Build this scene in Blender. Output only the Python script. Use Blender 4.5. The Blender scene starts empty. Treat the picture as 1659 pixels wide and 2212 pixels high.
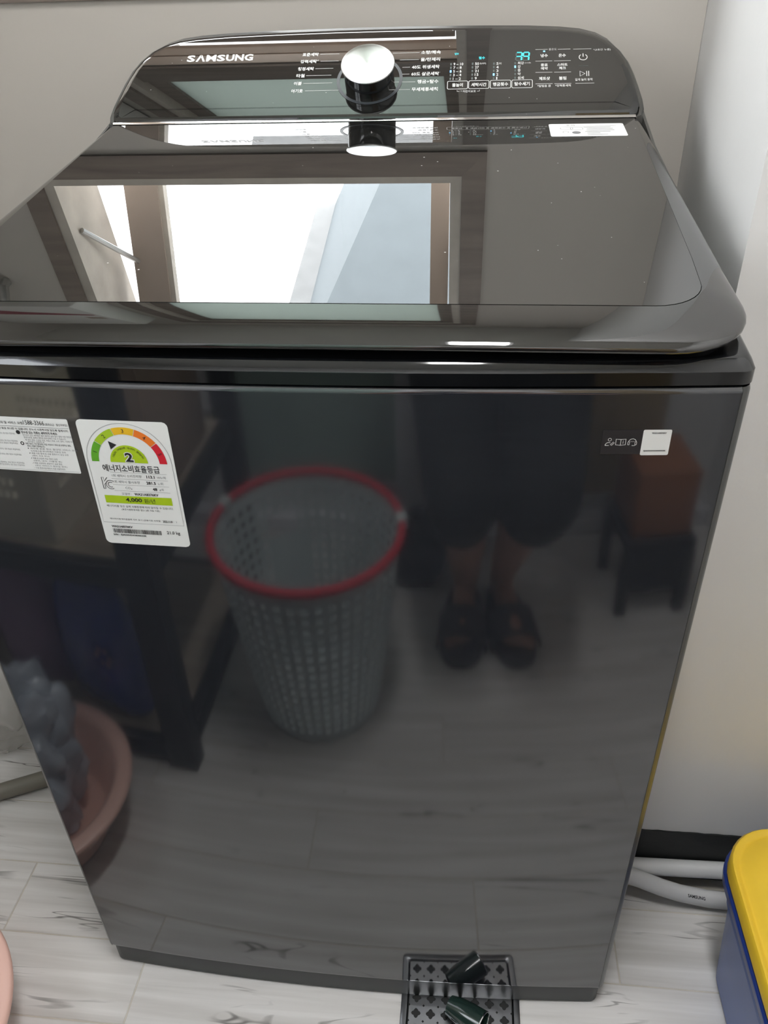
import bpy, bmesh, math, random
from mathutils import Vector, Matrix, noise
random.seed(7)
S = bpy.context.scene
C = S.collection
PI = math.pi

# ------------------------------------------------------------------ camera
CAM = Vector((0.1328, -0.5439, 1.1589))
YAW, PITCH, ROLL, FPX = 0.1150, 0.5771, -0.0302, 1704.87
fw = Vector((-math.sin(YAW)*math.cos(PITCH), math.cos(YAW)*math.cos(PITCH), -math.sin(PITCH)))
_r = Vector((math.cos(YAW), math.sin(YAW), 0)); _u = _r.cross(fw)
right = _r*math.cos(ROLL) + _u*math.sin(ROLL)
up = -_r*math.sin(ROLL) + _u*math.cos(ROLL)
cd = bpy.data.cameras.new('camera'); cam = bpy.data.objects.new('camera', cd); C.objects.link(cam)
cd.sensor_fit = 'VERTICAL'; cd.sensor_height = 24.0; cd.lens = 24.0*FPX/2212.0
cd.clip_start = 0.01; cd.clip_end = 100
cam.matrix_world = Matrix(((right.x, up.x, -fw.x, CAM.x), (right.y, up.y, -fw.y, CAM.y),
                           (right.z, up.z, -fw.z, CAM.z), (0, 0, 0, 1)))
S.camera = cam
# ------------------------------------------------------------------ sky, exposure
wd = bpy.data.worlds.new('overcast_sky'); S.world = wd; wd.use_nodes = True
bgn = wd.node_tree.nodes['Background']
bgn.inputs[0].default_value = (0.97, 0.985, 1.0, 1); bgn.inputs[1].default_value = 14.0
LAMP_STRENGTH = 68.0
vs = S.view_settings
vs.view_transform = 'Standard'; vs.look = 'None'; vs.gamma = 1; vs.use_curve_mapping = False
vs.exposure = 0.12
try:
    S.cycles.use_denoising = True
    S.cycles.max_bounces = 8; S.cycles.glossy_bounces = 5; S.cycles.transparent_max_bounces = 12
    S.cycles.diffuse_bounces = 4; S.cycles.use_adaptive_sampling = True; S.cycles.adaptive_threshold = 0.05
    S.cycles.caustics_reflective = False; S.cycles.caustics_refractive = False
    S.cycles.sample_clamp_indirect = 8.0
except Exception:
    pass
pl = bpy.data.lights.new('window_portal', 'AREA'); pl.shape = 'RECTANGLE'; pl.size = 0.70; pl.size_y = 1.02
pl.cycles.is_portal = True
po = bpy.data.objects.new('window_portal', pl); C.objects.link(po)
po.location = (-0.23, 0.905, 1.71); po.rotation_euler = (-PI/2, 0, 0)
pl2 = bpy.data.lights.new('side_window_portal', 'AREA'); pl2.shape = 'RECTANGLE'; pl2.size = 1.0; pl2.size_y = 0.80
pl2.cycles.is_portal = True
po2 = bpy.data.objects.new('side_window_portal', pl2); C.objects.link(po2)
po2.location = (-1.105, -0.60, 1.50); po2.rotation_euler = (0, -PI/2, 0)

# ------------------------------------------------------------------ materials
def lin(v):
    v /= 255.0
    return v/12.92 if v <= 0.04045 else ((v+0.055)/1.055)**2.4
def rgb(r, g, b): return (lin(r), lin(g), lin(b), 1)
def new_mat(name):
    m = bpy.data.materials.new(name); m.use_nodes = True
    return m, m.node_tree.nodes, m.node_tree.links, m.node_tree.nodes['Principled BSDF']
def mat(name, col, rough=0.5, metal=0.0, ior=1.5, emit=None, es=0.0, alpha=None, trans=0.0, var=0.0, vscale=8.0,
        bump=0.0, bscale=200.0, coat=0.0, sss=0.0, stretch=None, var2=None):
    m, N, L, b = new_mat(name)
    b.inputs['Base Color'].default_value = col; b.inputs['Roughness'].default_value = rough
    b.inputs['Metallic'].default_value = metal; b.inputs['IOR'].default_value = ior
    b.inputs['Coat Weight'].default_value = coat; b.inputs['Transmission Weight'].default_value = trans
    if alpha is not None: b.inputs['Alpha'].default_value = alpha
    if emit: b.inputs['Emission Color'].default_value = emit; b.inputs['Emission Strength'].default_value = es
    tc = N.new('ShaderNodeTexCoord')
    vec = tc.outputs['Object']
    if stretch:
        mp = N.new('ShaderNodeMapping'); mp.inputs['Scale'].default_value = stretch
        L.new(vec, mp.inputs['Vector']); vec = mp.outputs['Vector']
    if var or var2:
        n = N.new('ShaderNodeTexNoise'); n.inputs['Scale'].default_value = vscale; n.inputs['Detail'].default_value = 5
        L.new(vec, n.inputs['Vector'])
        r = N.new('ShaderNodeValToRGB'); r.color_ramp.elements[0].position = 0.3; r.color_ramp.elements[1].position = 0.7
        c2 = var2 or tuple(c*(1+var) for c in col[:3]) + (1,)
        c1 = col if var2 else tuple(c*(1-var) for c in col[:3]) + (1,)
        r.color_ramp.elements[0].color = c1; r.color_ramp.elements[1].color = c2
        L.new(n.outputs['Fac'], r.inputs['Fac']); L.new(r.outputs['Color'], b.inputs['Base Color'])
    if bump:
        n2 = N.new('ShaderNodeTexNoise'); n2.inputs['Scale'].default_value = bscale; n2.inputs['Detail'].default_value = 4
        L.new(vec, n2.inputs['Vector'])
        bp = N.new('ShaderNodeBump'); bp.inputs['Strength'].default_value = bump; bp.inputs['Distance'].default_value = 0.002
        L.new(n2.outputs['Fac'], bp.inputs['Height']); L.new(bp.outputs['Normal'], b.inputs['Normal'])
    return m
def pane_mat(name, tint, refl=0.04, haze=0.0, hazecol=(0.8, 0.85, 0.85, 1)):
    m, N, L, b = new_mat(name)
    out = [n for n in N if n.type == 'OUTPUT_MATERIAL'][0]
    t = N.new('ShaderNodeBsdfTransparent'); t.inputs[0].default_value = tint
    g = N.new('ShaderNodeBsdfGlossy'); g.inputs['Roughness'].default_value = 0.02
    d = N.new('ShaderNodeBsdfTranslucent'); d.inputs[0].default_value = hazecol
    m0 = N.new('ShaderNodeMixShader'); m0.inputs[0].default_value = haze
    L.new(t.outputs[0], m0.inputs[1]); L.new(d.outputs[0], m0.inputs[2])
    mx = N.new('ShaderNodeMixShader'); mx.inputs[0].default_value = refl
    L.new(m0.outputs[0], mx.inputs[1]); L.new(g.outputs[0], mx.inputs[2])
    L.new(mx.outputs[0], out.inputs[0]); N.remove(b)
    return m
def wood_mat(name, c1, c2, scale=(3, 40, 40), rough=0.55):
    m, N, L, b = new_mat(name)
    tc = N.new('ShaderNodeTexCoord'); mp = N.new('ShaderNodeMapping'); mp.inputs['Scale'].default_value = scale
    L.new(tc.outputs['Object'], mp.inputs['Vector'])
    n = N.new('ShaderNodeTexNoise'); n.inputs['Scale'].default_value = 1.0; n.inputs['Detail'].default_value = 6; n.inputs['Distortion'].default_value = 0.6
    L.new(mp.outputs[0], n.inputs['Vector'])
    r = N.new('ShaderNodeValToRGB'); r.color_ramp.elements[0].position = 0.3; r.color_ramp.elements[1].position = 0.7
    r.color_ramp.elements[0].color = c1; r.color_ramp.elements[1].color = c2
    L.new(n.outputs['Fac'], r.inputs['Fac']); L.new(r.outputs[0], b.inputs['Base Color'])
    b.inputs['Roughness'].default_value = rough
    return m
def tile_mat():
    m, N, L, b = new_mat('wood_look_tile')
    tc = N.new('ShaderNodeTexCoord'); oi = N.new('ShaderNodeObjectInfo')
    mul = N.new('ShaderNodeVectorMath'); mul.operation = 'SCALE'; mul.inputs[0].default_value = (31.0, 17.0, 9.0)
    L.new(oi.outputs['Random'], mul.inputs['Scale'])
    add = N.new('ShaderNodeVectorMath'); add.operation = 'ADD'
    L.new(tc.outputs['Object'], add.inputs[0]); L.new(mul.outputs[0], add.inputs[1])
    def noi(scale, det, dist=0.0):
        mp = N.new('ShaderNodeMapping'); mp.inputs['Scale'].default_value = scale
        L.new(add.outputs[0], mp.inputs['Vector'])
        n = N.new('ShaderNodeTexNoise'); n.inputs['Scale'].default_value = 1; n.inputs['Detail'].default_value = det
        n.inputs['Distortion'].default_value = dist
        L.new(mp.outputs[0], n.inputs['Vector']); return n.outputs['Fac']
    r = N.new('ShaderNodeValToRGB'); e = r.color_ramp.elements
    e[0].position = 0.30; e[0].color = rgb(206, 203, 199); e[1].position = 0.72; e[1].color = rgb(234, 232, 230)
    L.new(noi((3.0, 60, 10), 7, 0.4), r.inputs['Fac'])
    # fine dark fissures along the grain: contour lines of a stretched noise, broken up by a second one
    a = N.new('ShaderNodeMath'); a.operation = 'SUBTRACT'; a.inputs[1].default_value = 0.5; L.new(noi((2.2, 22, 4), 3, 0.8), a.inputs[0])
    ab = N.new('ShaderNodeMath'); ab.operation = 'ABSOLUTE'; L.new(a.outputs[0], ab.inputs[0])
    mr = N.new('ShaderNodeMapRange'); mr.inputs['From Min'].default_value = 0.003; mr.inputs['From Max'].default_value = 0.011
    mr.inputs['To Min'].default_value = 1; mr.inputs['To Max'].default_value = 0; L.new(ab.outputs[0], mr.inputs['Value'])
    mr2 = N.new('ShaderNodeMapRange'); mr2.inputs['From Min'].default_value = 0.52; mr2.inputs['From Max'].default_value = 0.62
    L.new(noi((5, 14, 4), 3), mr2.inputs['Value'])
    mm = N.new('ShaderNodeMath'); mm.operation = 'MULTIPLY'; L.new(mr.outputs[0], mm.inputs[0]); L.new(mr2.outputs[0], mm.inputs[1])
    ms = N.new('ShaderNodeMath'); ms.operation = 'MULTIPLY'; ms.inputs[1].default_value = 0.75; L.new(mm.outputs[0], ms.inputs[0])
    mix = N.new('ShaderNodeMix'); mix.data_type = 'RGBA'
    L.new(ms.outputs[0], mix.inputs['Factor']); L.new(r.outputs[0], mix.inputs['A']); mix.inputs['B'].default_value = rgb(84, 80, 76)
    L.new(mix.outputs['Result'], b.inputs['Base Color'])
    bp = N.new('ShaderNodeBump'); bp.inputs['Strength'].default_value = 0.25; bp.inputs['Distance'].default_value = 0.001
    L.new(noi((6, 120, 10), 5), bp.inputs['Height']); L.new(bp.outputs[0], b.inputs['Normal'])
    b.inputs['Roughness'].default_value = 0.48
    return m
def plaster_mat(name, col, sc=35.0, st=0.35):
    m, N, L, b = new_mat(name)
    tc = N.new('ShaderNodeTexCoord')
    n = N.new('ShaderNodeTexNoise'); n.inputs['Scale'].default_value = 2.2; n.inputs['Detail'].default_value = 4
    L.new(tc.outputs['Object'], n.inputs['Vector'])
    r = N.new('ShaderNodeValToRGB'); r.color_ramp.elements[0].position = 0.3; r.color_ramp.elements[1].position = 0.7
    r.color_ramp.elements[0].color = tuple(c*0.94 for c in col[:3]) + (1,); r.color_ramp.elements[1].color = col
    L.new(n.outputs['Fac'], r.inputs['Fac']); L.new(r.outputs[0], b.inputs['Base Color'])
    n2 = N.new('ShaderNodeTexNoise'); n2.inputs['Scale'].default_value = sc; n2.inputs['Detail'].default_value = 6
    L.new(tc.outputs['Object'], n2.inputs['Vector'])
    n3 = N.new('ShaderNodeTexVoronoi'); n3.inputs['Scale'].default_value = 90; n3.feature = 'F1'
    L.new(tc.outputs['Object'], n3.inputs['Vector'])
    th = N.new('ShaderNodeMapRange'); th.inputs['From Min'].default_value = 0.05; th.inputs['From Max'].default_value = 0.0
    L.new(n3.outputs['Distance'], th.inputs['Value'])
    ad = N.new('ShaderNodeMath'); ad.operation = 'MULTIPLY_ADD'; ad.inputs[1].default_value = 0.25
    L.new(th.outputs[0], ad.inputs[0]); L.new(n2.outputs['Fac'], ad.inputs[2])
    bp = N.new('ShaderNodeBump'); bp.inputs['Strength'].default_value = st; bp.inputs['Distance'].default_value = 0.002
    L.new(ad.outputs[0], bp.inputs['Height']); L.new(bp.outputs[0], b.inputs['Normal'])
    b.inputs['Roughness'].default_value = 0.75
    return m

M = {}
M['plaster'] = plaster_mat('painted_plaster', rgb(203, 198, 191))
M['plaster_b'] = plaster_mat('warm_grey_plaster', rgb(188, 182, 174))
M['plaster_w'] = plaster_mat('white_plaster', rgb(228, 227, 226))
M['ceiling'] = plaster_mat('ceiling_paint', rgb(214, 212, 205), 20, 0.15)
M['blackpaint'] = mat('black_base_paint', rgb(13, 17, 17), 0.5, bump=0.3, bscale=60)
M['grout'] = mat('pale_grout', rgb(205, 199, 188), 0.8, var=0.08, vscale=30)
M['tile'] = tile_mat()
M['casing'] = wood_mat('brown_wood_casing', rgb(104, 92, 84), rgb(134, 121, 111), (4, 4, 50))
M['casing_h'] = wood_mat('brown_wood_casing_horizontal', rgb(104, 92, 84), rgb(134, 121, 111), (4, 50, 50))
M['sashwood'] = mat('taupe_sash_paint', rgb(160, 146, 135), 0.45, var=0.05)
M['transom'] = mat('daylit_taupe', rgb(216, 199, 185), 0.5, var=0.05)  # lighter than the sash taupe: daylight on the underside put into the colour
M['jamb'] = mat('pale_window_jamb', rgb(190, 182, 171), 0.5, var=0.12, vscale=20)
M['clearpane'] = pane_mat('clear_window_glass', (0.97, 0.98, 0.98, 1))
M['greypane'] = pane_mat('grey_tinted_glass', (0.66, 0.67, 0.68, 1))
M['greenpane'] = pane_mat('green_frosted_glass', (0.6, 0.7, 0.65, 1), haze=1.0, hazecol=(0.47, 0.515, 0.485, 1))
M['alu'] = mat('aluminium', rgb(190, 190, 188), 0.35, 1.0)
M['house'] = mat('pale_blue_grey_render', rgb(108, 115, 119), 0.8, var=0.05)
M['roof'] = mat('grey_roof_sheet', rgb(150, 150, 150), 0.6, var=0.1)
# washing machine
def gloss_black(name, col, ior, rough, bs=0.0, bscale=(1.5, 400, 400), dust=0.0):
    m, N, L, b = new_mat(name)
    b.inputs['Base Color'].default_value = col; b.inputs['IOR'].default_value = ior; b.inputs['Roughness'].default_value = rough
    if bs:
        tc = N.new('ShaderNodeTexCoord'); mp = N.new('ShaderNodeMapping'); mp.inputs['Scale'].default_value = bscale
        L.new(tc.outputs['Object'], mp.inputs['Vector'])
        n = N.new('ShaderNodeTexNoise'); n.inputs['Scale'].default_value = 1; n.inputs['Detail'].default_value = 3
        L.new(mp.outputs[0], n.inputs['Vector'])
        mr = N.new('ShaderNodeMapRange'); mr.inputs['To Min'].default_value = 0.75; mr.inputs['To Max'].default_value = 1.25
        L.new(n.outputs['Fac'], mr.inputs['Value'])
        mx = N.new('ShaderNodeMix'); mx.data_type = 'RGBA'; mx.blend_type = 'MULTIPLY'; mx.inputs['Factor'].default_value = 1
        mx.inputs['A'].default_value = col; L.new(mr.outputs[0], mx.inputs['B']); L.new(mx.outputs['Result'], b.inputs['Base Color'])
        bp = N.new('ShaderNodeBump'); bp.inputs['Strength'].default_value = bs; bp.inputs['Distance'].default_value = 0.0004
        L.new(n.outputs['Fac'], bp.inputs['Height']); L.new(bp.outputs[0], b.inputs['Normal'])
    if dust:
        # scattered pale dust flecks lying on the gloss
        out = [q for q in N if q.type == 'OUTPUT_MATERIAL'][0]
        tc = N.new('ShaderNodeTexCoord'); v = N.new('ShaderNodeTexVoronoi'); v.inputs['Scale'].default_value = dust
        L.new(tc.outputs['Object'], v.inputs['Vector'])
        sx = N.new('ShaderNodeSeparateColor'); L.new(v.outputs['Color'], sx.inputs[0])
        pick = N.new('ShaderNodeMapRange'); pick.inputs['From Min'].default_value = 0.55; pick.inputs['From Max'].default_value = 1.0
        pick.inputs['To Min'].default_value = 0.0; pick.inputs['To Max'].default_value = 0.06; L.new(sx.outputs[0], pick.inputs['Value'])
        lt = N.new('ShaderNodeMath'); lt.operation = 'LESS_THAN'; L.new(v.outputs['Distance'], lt.inputs[0]); L.new(pick.outputs[0], lt.inputs[1])
        ml = N.new('ShaderNodeMath'); ml.operation = 'MULTIPLY'; ml.inputs[1].default_value = 0.55; L.new(lt.outputs[0], ml.inputs[0])
        df = N.new('ShaderNodeBsdfDiffuse'); df.inputs[0].default_value = (0.7, 0.69, 0.66, 1)
        mx2 = N.new('ShaderNodeMixShader'); L.new(ml.outputs[0], mx2.inputs[0]); L.new(b.outputs[0], mx2.inputs[1]); L.new(df.outputs[0], mx2.inputs[2])
        L.new(mx2.outputs[0], out.inputs[0])
    return m
M['panel'] = gloss_black('black_brushed_steel', rgb(38, 40, 45), 2.05, 0.062, 0.008)
M['cabinet'] = mat('dark_grey_enamel', rgb(62, 63, 62), 0.28, ior=1.6)
M['plinth'] = mat('dark_plastic_plinth', rgb(36, 40, 41), 0.45)
M['glassblack'] = gloss_black('black_tinted_glass', rgb(24, 24, 23), 2.25, 0.004, dust=62.0)
M['lidframe'] = gloss_black('black_gloss_plastic', rgb(26, 25, 24), 2.0, 0.03)
M['console'] = gloss_black('black_gloss_console', rgb(22, 22, 21), 1.95, 0.012, dust=90.0)
M['frame'] = gloss_black('black_gloss_top_frame', rgb(16, 17, 19), 1.7, 0.06)
M['housing'] = mat('dark_grey_plastic', rgb(66, 65, 62), 0.35, ior=1.6)
M['rubber'] = mat('black_rubber', rgb(10, 11, 14), 0.5)
M['chrome'] = mat('chrome', (0.75, 0.75, 0.75, 1), 0.08, 1.0)
M['white'] = mat('white_print', rgb(214, 214, 212), 0.5)
M['greyprint'] = mat('dim_grey_print', rgb(74, 82, 80), 0.5)
M['dimprint'] = mat('soft_white_print', rgb(190, 188, 186), 0.5)
M['cyan'] = mat('cyan_led', rgb(60, 220, 230), 0.5, emit=rgb(70, 225, 235), es=1.0)
M['blueled'] = mat('blue_led', rgb(120, 200, 255), 0.5, emit=rgb(120, 205, 255), es=1.5)
M['ring'] = mat('knob_ring', rgb(46, 50, 54), 0.4)
M['blackink'] = mat('black_ink', rgb(30, 30, 32), 0.6)
M['greyink'] = mat('grey_ink', rgb(120, 120, 122), 0.6)
M['lightgrey'] = mat('light_grey_ink', rgb(176, 176, 176), 0.6)
M['sticker'] = mat('white_sticker', rgb(232, 232, 230), 0.45)
M['darksticker'] = mat('charcoal_sticker', rgb(44, 42, 44), 0.4)
for k, c in dict(g=(96, 168, 40), lg=(164, 196, 38), y=(232, 184, 32), o=(232, 120, 36), r=(206, 30, 48), lime=(170, 198, 26)).items():
    M['ink_'+k] = mat('ink_'+k, rgb(*c), 0.5)
def spun_metal():
    m, N, L, b = new_mat('spun_aluminium')
    b.inputs['Base Color'].default_value = (0.60, 0.60, 0.59, 1); b.inputs['Metallic'].default_value = 1
    b.inputs['Roughness'].default_value = 0.28; b.inputs['Anisotropic'].default_value = 0.85
    tg = N.new('ShaderNodeTangent'); tg.direction_type = 'RADIAL'; tg.axis = 'Z'
    L.new(tg.outputs[0], b.inputs['Tangent'])
    return m
M['spun'] = spun_metal()
# things around
M['yellow'] = mat('yellow_plastic', rgb(228, 190, 52), 0.38, var=0.04, vscale=12)
M['bluebin'] = mat('blue_plastic', rgb(52, 84, 150), 0.32, var=0.10, vscale=6)
M['navybin'] = mat('navy_plastic', rgb(30, 52, 120), 0.3)
M['hose'] = mat('white_hose', rgb(208, 208, 208), 0.4)
M['greyhose'] = mat('grey_hose', rgb(128, 124, 114), 0.5)
M['steel'] = mat('drain_steel', rgb(172, 174, 178), 0.28, 1.0, bump=0.1, bscale=80)
M['pit_shade'] = mat('drain_pit_shade', rgb(24, 25, 25), 0.6, var=0.3)
M['greenglass'] = mat('dark_green_glass', rgb(36, 54, 49), 0.12, ior=1.6, coat=0.4)
M['pink'] = mat('peach_plastic', rgb(240, 196, 182), 0.35)
def bag_mat(name, col, a):
    m, N, L, b = new_mat(name)
    out = [n for n in N if n.type == 'OUTPUT_MATERIAL'][0]
    b.inputs['Base Color'].default_value = col; b.inputs['Roughness'].default_value = 0.18
    t = N.new('ShaderNodeBsdfTransparent'); mx = N.new('ShaderNodeMixShader'); mx.inputs[0].default_value = a
    L.new(t.outputs[0], mx.inputs[1]); L.new(b.outputs[0], mx.inputs[2]); L.new(mx.outputs[0], out.inputs[0])
    return m
M['bag'] = bag_mat('clear_plastic_film', rgb(206, 204, 200), 0.5)
M['bluebag'] = bag_mat('bluish_plastic_film', rgb(196, 204, 214), 0.78)
M['basket'] = mat('pale_grey_basket_plastic', rgb(204, 214, 214), 0.4)
M['redrim'] = mat('red_plastic_rim', rgb(214, 50, 72), 0.35)
M['ivory'] = mat('ivory_plastic', rgb(236, 230, 214), 0.45)
M['rack'] = mat('black_rack_steel', rgb(28, 28, 30), 0.5)
M['ply'] = wood_mat('plywood', rgb(150, 138, 122), rgb(180, 168, 150), (4, 40, 40))
M['carton'] = wood_mat('brown_carton', rgb(160, 142, 126), rgb(178, 158, 140), (2, 10, 10))
M['bluepouch'] = mat('dark_blue_film', rgb(32, 62, 165), 0.2, ior=1.6, coat=0.5)
M['purple'] = mat('mauve_film', rgb(150, 122, 158), 0.3)
M['sage'] = mat('sage_green_door', rgb(172, 194, 184), 0.5, var=0.06)
M['doorframe'] = mat('pale_door_frame', rgb(226, 226, 230), 0.5)
M['brownwood'] = wood_mat('khaki_brown_door', rgb(156, 136, 98), rgb(178, 154, 112), (30, 30, 3))
M['orange'] = mat('orange_brown_board', rgb(160, 104, 66), 0.6, var=0.1)
M['dark'] = mat('dark_fabric', rgb(26, 27, 32), 0.75, bump=0.3, bscale=60)
M['shorts'] = mat('black_shorts_cloth', rgb(22, 24, 28), 0.85, bump=0.3, bscale=90)
M['shirt'] = mat('navy_shirt_cloth', rgb(30, 33, 48), 0.85, bump=0.3, bscale=90)
M['skin'] = mat('skin', rgb(196, 150, 128), 0.5)
M['hair'] = mat('black_hair', rgb(20, 18, 18), 0.5)
M['slipper'] = mat('charcoal_slipper', rgb(58, 56, 62), 0.6)
M['phone'] = mat('black_phone', rgb(14, 14, 16), 0.2)
M['lampframe'] = mat('white_lamp_frame', rgb(230, 230, 228), 0.5)
M['lampglow'] = mat('lamp_diffuser', (1, 1, 1, 1), 0.5, emit=(1.0, 0.998, 1.0, 1), es=LAMP_STRENGTH)
M['heater'] = mat('white_enamel_heater', rgb(222, 222, 218), 0.35)
M['maroon'] = mat('maroon_print', rgb(140, 30, 60), 0.4)

# ------------------------------------------------------------------ geometry helpers
class MB:
    def __init__(s): s.v = []; s.f = []
    def add(s, vs, fs):
        o = len(s.v); s.v += [tuple(v) for v in vs]; s.f += [tuple(i+o for i in f) for f in fs]; return s
    def box(s, x0, x1, y0, y1, z0, z1, mtx=None, ch=0.0):
        if ch:
            pts = []
            b = bmesh.new(); bmesh.ops.create_cube(b, size=1)
            for v in b.verts: v.co = Vector(((x0+x1)/2 + v.co.x*(x1-x0), (y0+y1)/2 + v.co.y*(y1-y0), (z0+z1)/2 + v.co.z*(z1-z0)))
            bmesh.ops.bevel(b, geom=b.edges[:], offset=ch, segments=2, profile=0.5, affect='EDGES')
            b.verts.index_update(); vs_ = [v.co.copy() for v in b.verts]; fs = [[v.index for v in f.verts] for f in b.faces]; b.free()
        else:
            vs_ = [Vector((x, y, z)) for x in (x0, x1) for y in (y0, y1) for z in (z0, z1)]
            fs = [(0, 1, 3, 2), (4, 6, 7, 5), (0, 4, 5, 1), (2, 3, 7, 6), (0, 2, 6, 4), (1, 5, 7, 3)]
        if mtx: vs_ = [mtx @ v for v in vs_]
        return s.add(vs_, fs)
    def loops(s, ls, cap0=False, cap1=False, closed=True):
        n = len(ls[0]); vs_ = [p for l in ls for p in l]; fs = []
        for a in range(len(ls)-1):
            for i in range(n if closed else n-1):
                j = (i+1) % n
                fs.append((a*n+i, a*n+j, (a+1)*n+j, (a+1)*n+i))
        if cap0: fs.append(tuple(range(n-1, -1, -1)))
        if cap1: fs.append(tuple((len(ls)-1)*n+i for i in range(n)))
        return s.add(vs_, fs)
    def tube(s, path, r, n=12, closed=False, caps=True):
        path = [Vector(p) for p in path]; ls = []; prev = None
        for i, p in enumerate(path):
            if closed: t = path[(i+1) % len(path)] - path[i-1]
            else: t = path[min(i+1, len(path)-1)] - path[max(i-1, 0)]
            t.normalize()
            if prev is None:
                a = Vector((0, 0, 1)) if abs(t.z) < 0.9 else Vector((1, 0, 0)); a = (a - t*a.dot(t)).normalized()
            else: a = (prev - t*prev.dot(t)).normalized()
            prev = a; b = t.cross(a); rr = r[i] if isinstance(r, (list, tuple)) else r
            ls.append([p + (a*math.cos(2*PI*k/n) + b*math.sin(2*PI*k/n))*rr for k in range(n)])
        if closed: ls.append(ls[0]); return s.loops(ls)
        return s.loops(ls, caps, caps)
    def lathe(s, prof, n=48, c=(0, 0, 0), mtx=None, cap0=False, cap1=False):
        ls = []
        for r, z in prof:
            l = [Vector((r*math.cos(2*PI*k/n), r*math.sin(2*PI*k/n), z)) for k in range(n)]
            l = [(mtx @ p) if mtx else p + Vector(c) for p in l]; ls.append(l)
        return s.loops(ls, cap0, cap1)
    def prism(s, poly, z0, z1):
        return s.loops([[(x, y, z0) for x, y in poly], [(x, y, z1) for x, y in poly]], True, True)
    def build(s, name, m, parent=None, smooth=35, kind=None, recalc=True):
        me = bpy.data.meshes.new(name); me.from_pydata([tuple(v) for v in s.v], [], s.f); me.update()
        if recalc:
            b = bmesh.new(); b.from_mesh(me); bmesh.ops.recalc_face_normals(b, faces=b.faces); b.to_mesh(me); b.free()
        if smooth is not None:
            me.shade_smooth(); me.set_sharp_from_angle(angle=math.radians(smooth))
        return link(name, me, m, parent, kind)
def link(name, me, m, parent=None, kind=None):
    o = bpy.data.objects.new(name, me); C.objects.link(o)
    if m is not None and len(me.materials) == 0: me.materials.append(m)
    if parent is not None:
        o.parent = parent; o.matrix_parent_inverse = world(parent).inverted()
    if kind: o['kind'] = kind
    return o
def world(o):
    mm = o.matrix_basis.copy()
    if o.parent: mm = world(o.parent) @ o.matrix_parent_inverse @ mm
    return mm
def empty(name, loc):
    o = bpy.data.objects.new(name, None); C.objects.link(o); o.location = loc; o.empty_display_size = 0.05
    return o
def tag(o, label, cat, group=None):
    o['label'] = label; o['category'] = cat
    if group: o['group'] = group
    return o
def struct(o): o['kind'] = 'structure'; return o
def rrect(hx, hy, r, n=6, cx=0, cy=0):
    out = []
    for qx, qy, a0 in ((1, 1, 0), (-1, 1, 90), (-1, -1, 180), (1, -1, 270)):
        for k in range(n+1):
            a = math.radians(a0 + 90*k/n)
            out.append((cx + qx*(hx-r) + r*math.cos(a), cy + qy*(hy-r) + r*math.sin(a)))
    return out
_font = bpy.data.curves.new('lettering', 'FONT'); _font.resolution_u = 2; _font.fill_mode = 'FRONT'
_fo = bpy.data.objects.new('lettering', _font); C.objects.link(_fo)
_seen = []
def fine(s):
    """print too small to read: drawn with characters that are already in use"""
    return ''.join(c if not ('\uac00' <= c <= '\ud7a3') or c in _seen else _seen[(ord(c)*7) % len(_seen)] for c in s)
def glyphs(s, w=None, h=None, bold=0.0, ax='l', shear=0.0):
    """flat outline of a line of writing as (verts2d, faces), fitted to width / height, middle on v=0"""
    _seen.extend(c for c in s if '\uac00' <= c <= '\ud7a3' and c not in _seen)
    _font.body = s; _font.size = 1.0; _font.offset = bold; _font.shear = shear
    bpy.context.view_layer.update()
    me = bpy.data.meshes.new_from_object(_fo.evaluated_get(bpy.context.evaluated_depsgraph_get()))
    vs_ = [(v.co.x, v.co.y) for v in me.vertices]; fs = [tuple(p.vertices) for p in me.polygons]
    bpy.data.meshes.remove(me)
    if not vs_: return [], []
    x0 = min(v[0] for v in vs_); x1 = max(v[0] for v in vs_); y0 = min(v[1] for v in vs_); y1 = max(v[1] for v in vs_)
    sx = w/(x1-x0) if w else None; sy = h/(y1-y0) if h else None
    sx = sx or sy; sy = sy or sx
    W = (x1-x0)*sx; dx = {'l': 0, 'c': -W/2, 'r': -W}[ax]
    return [((v[0]-x0)*sx + dx, (v[1]-(y0+y1)/2)*sy) for v in vs_], fs
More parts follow.
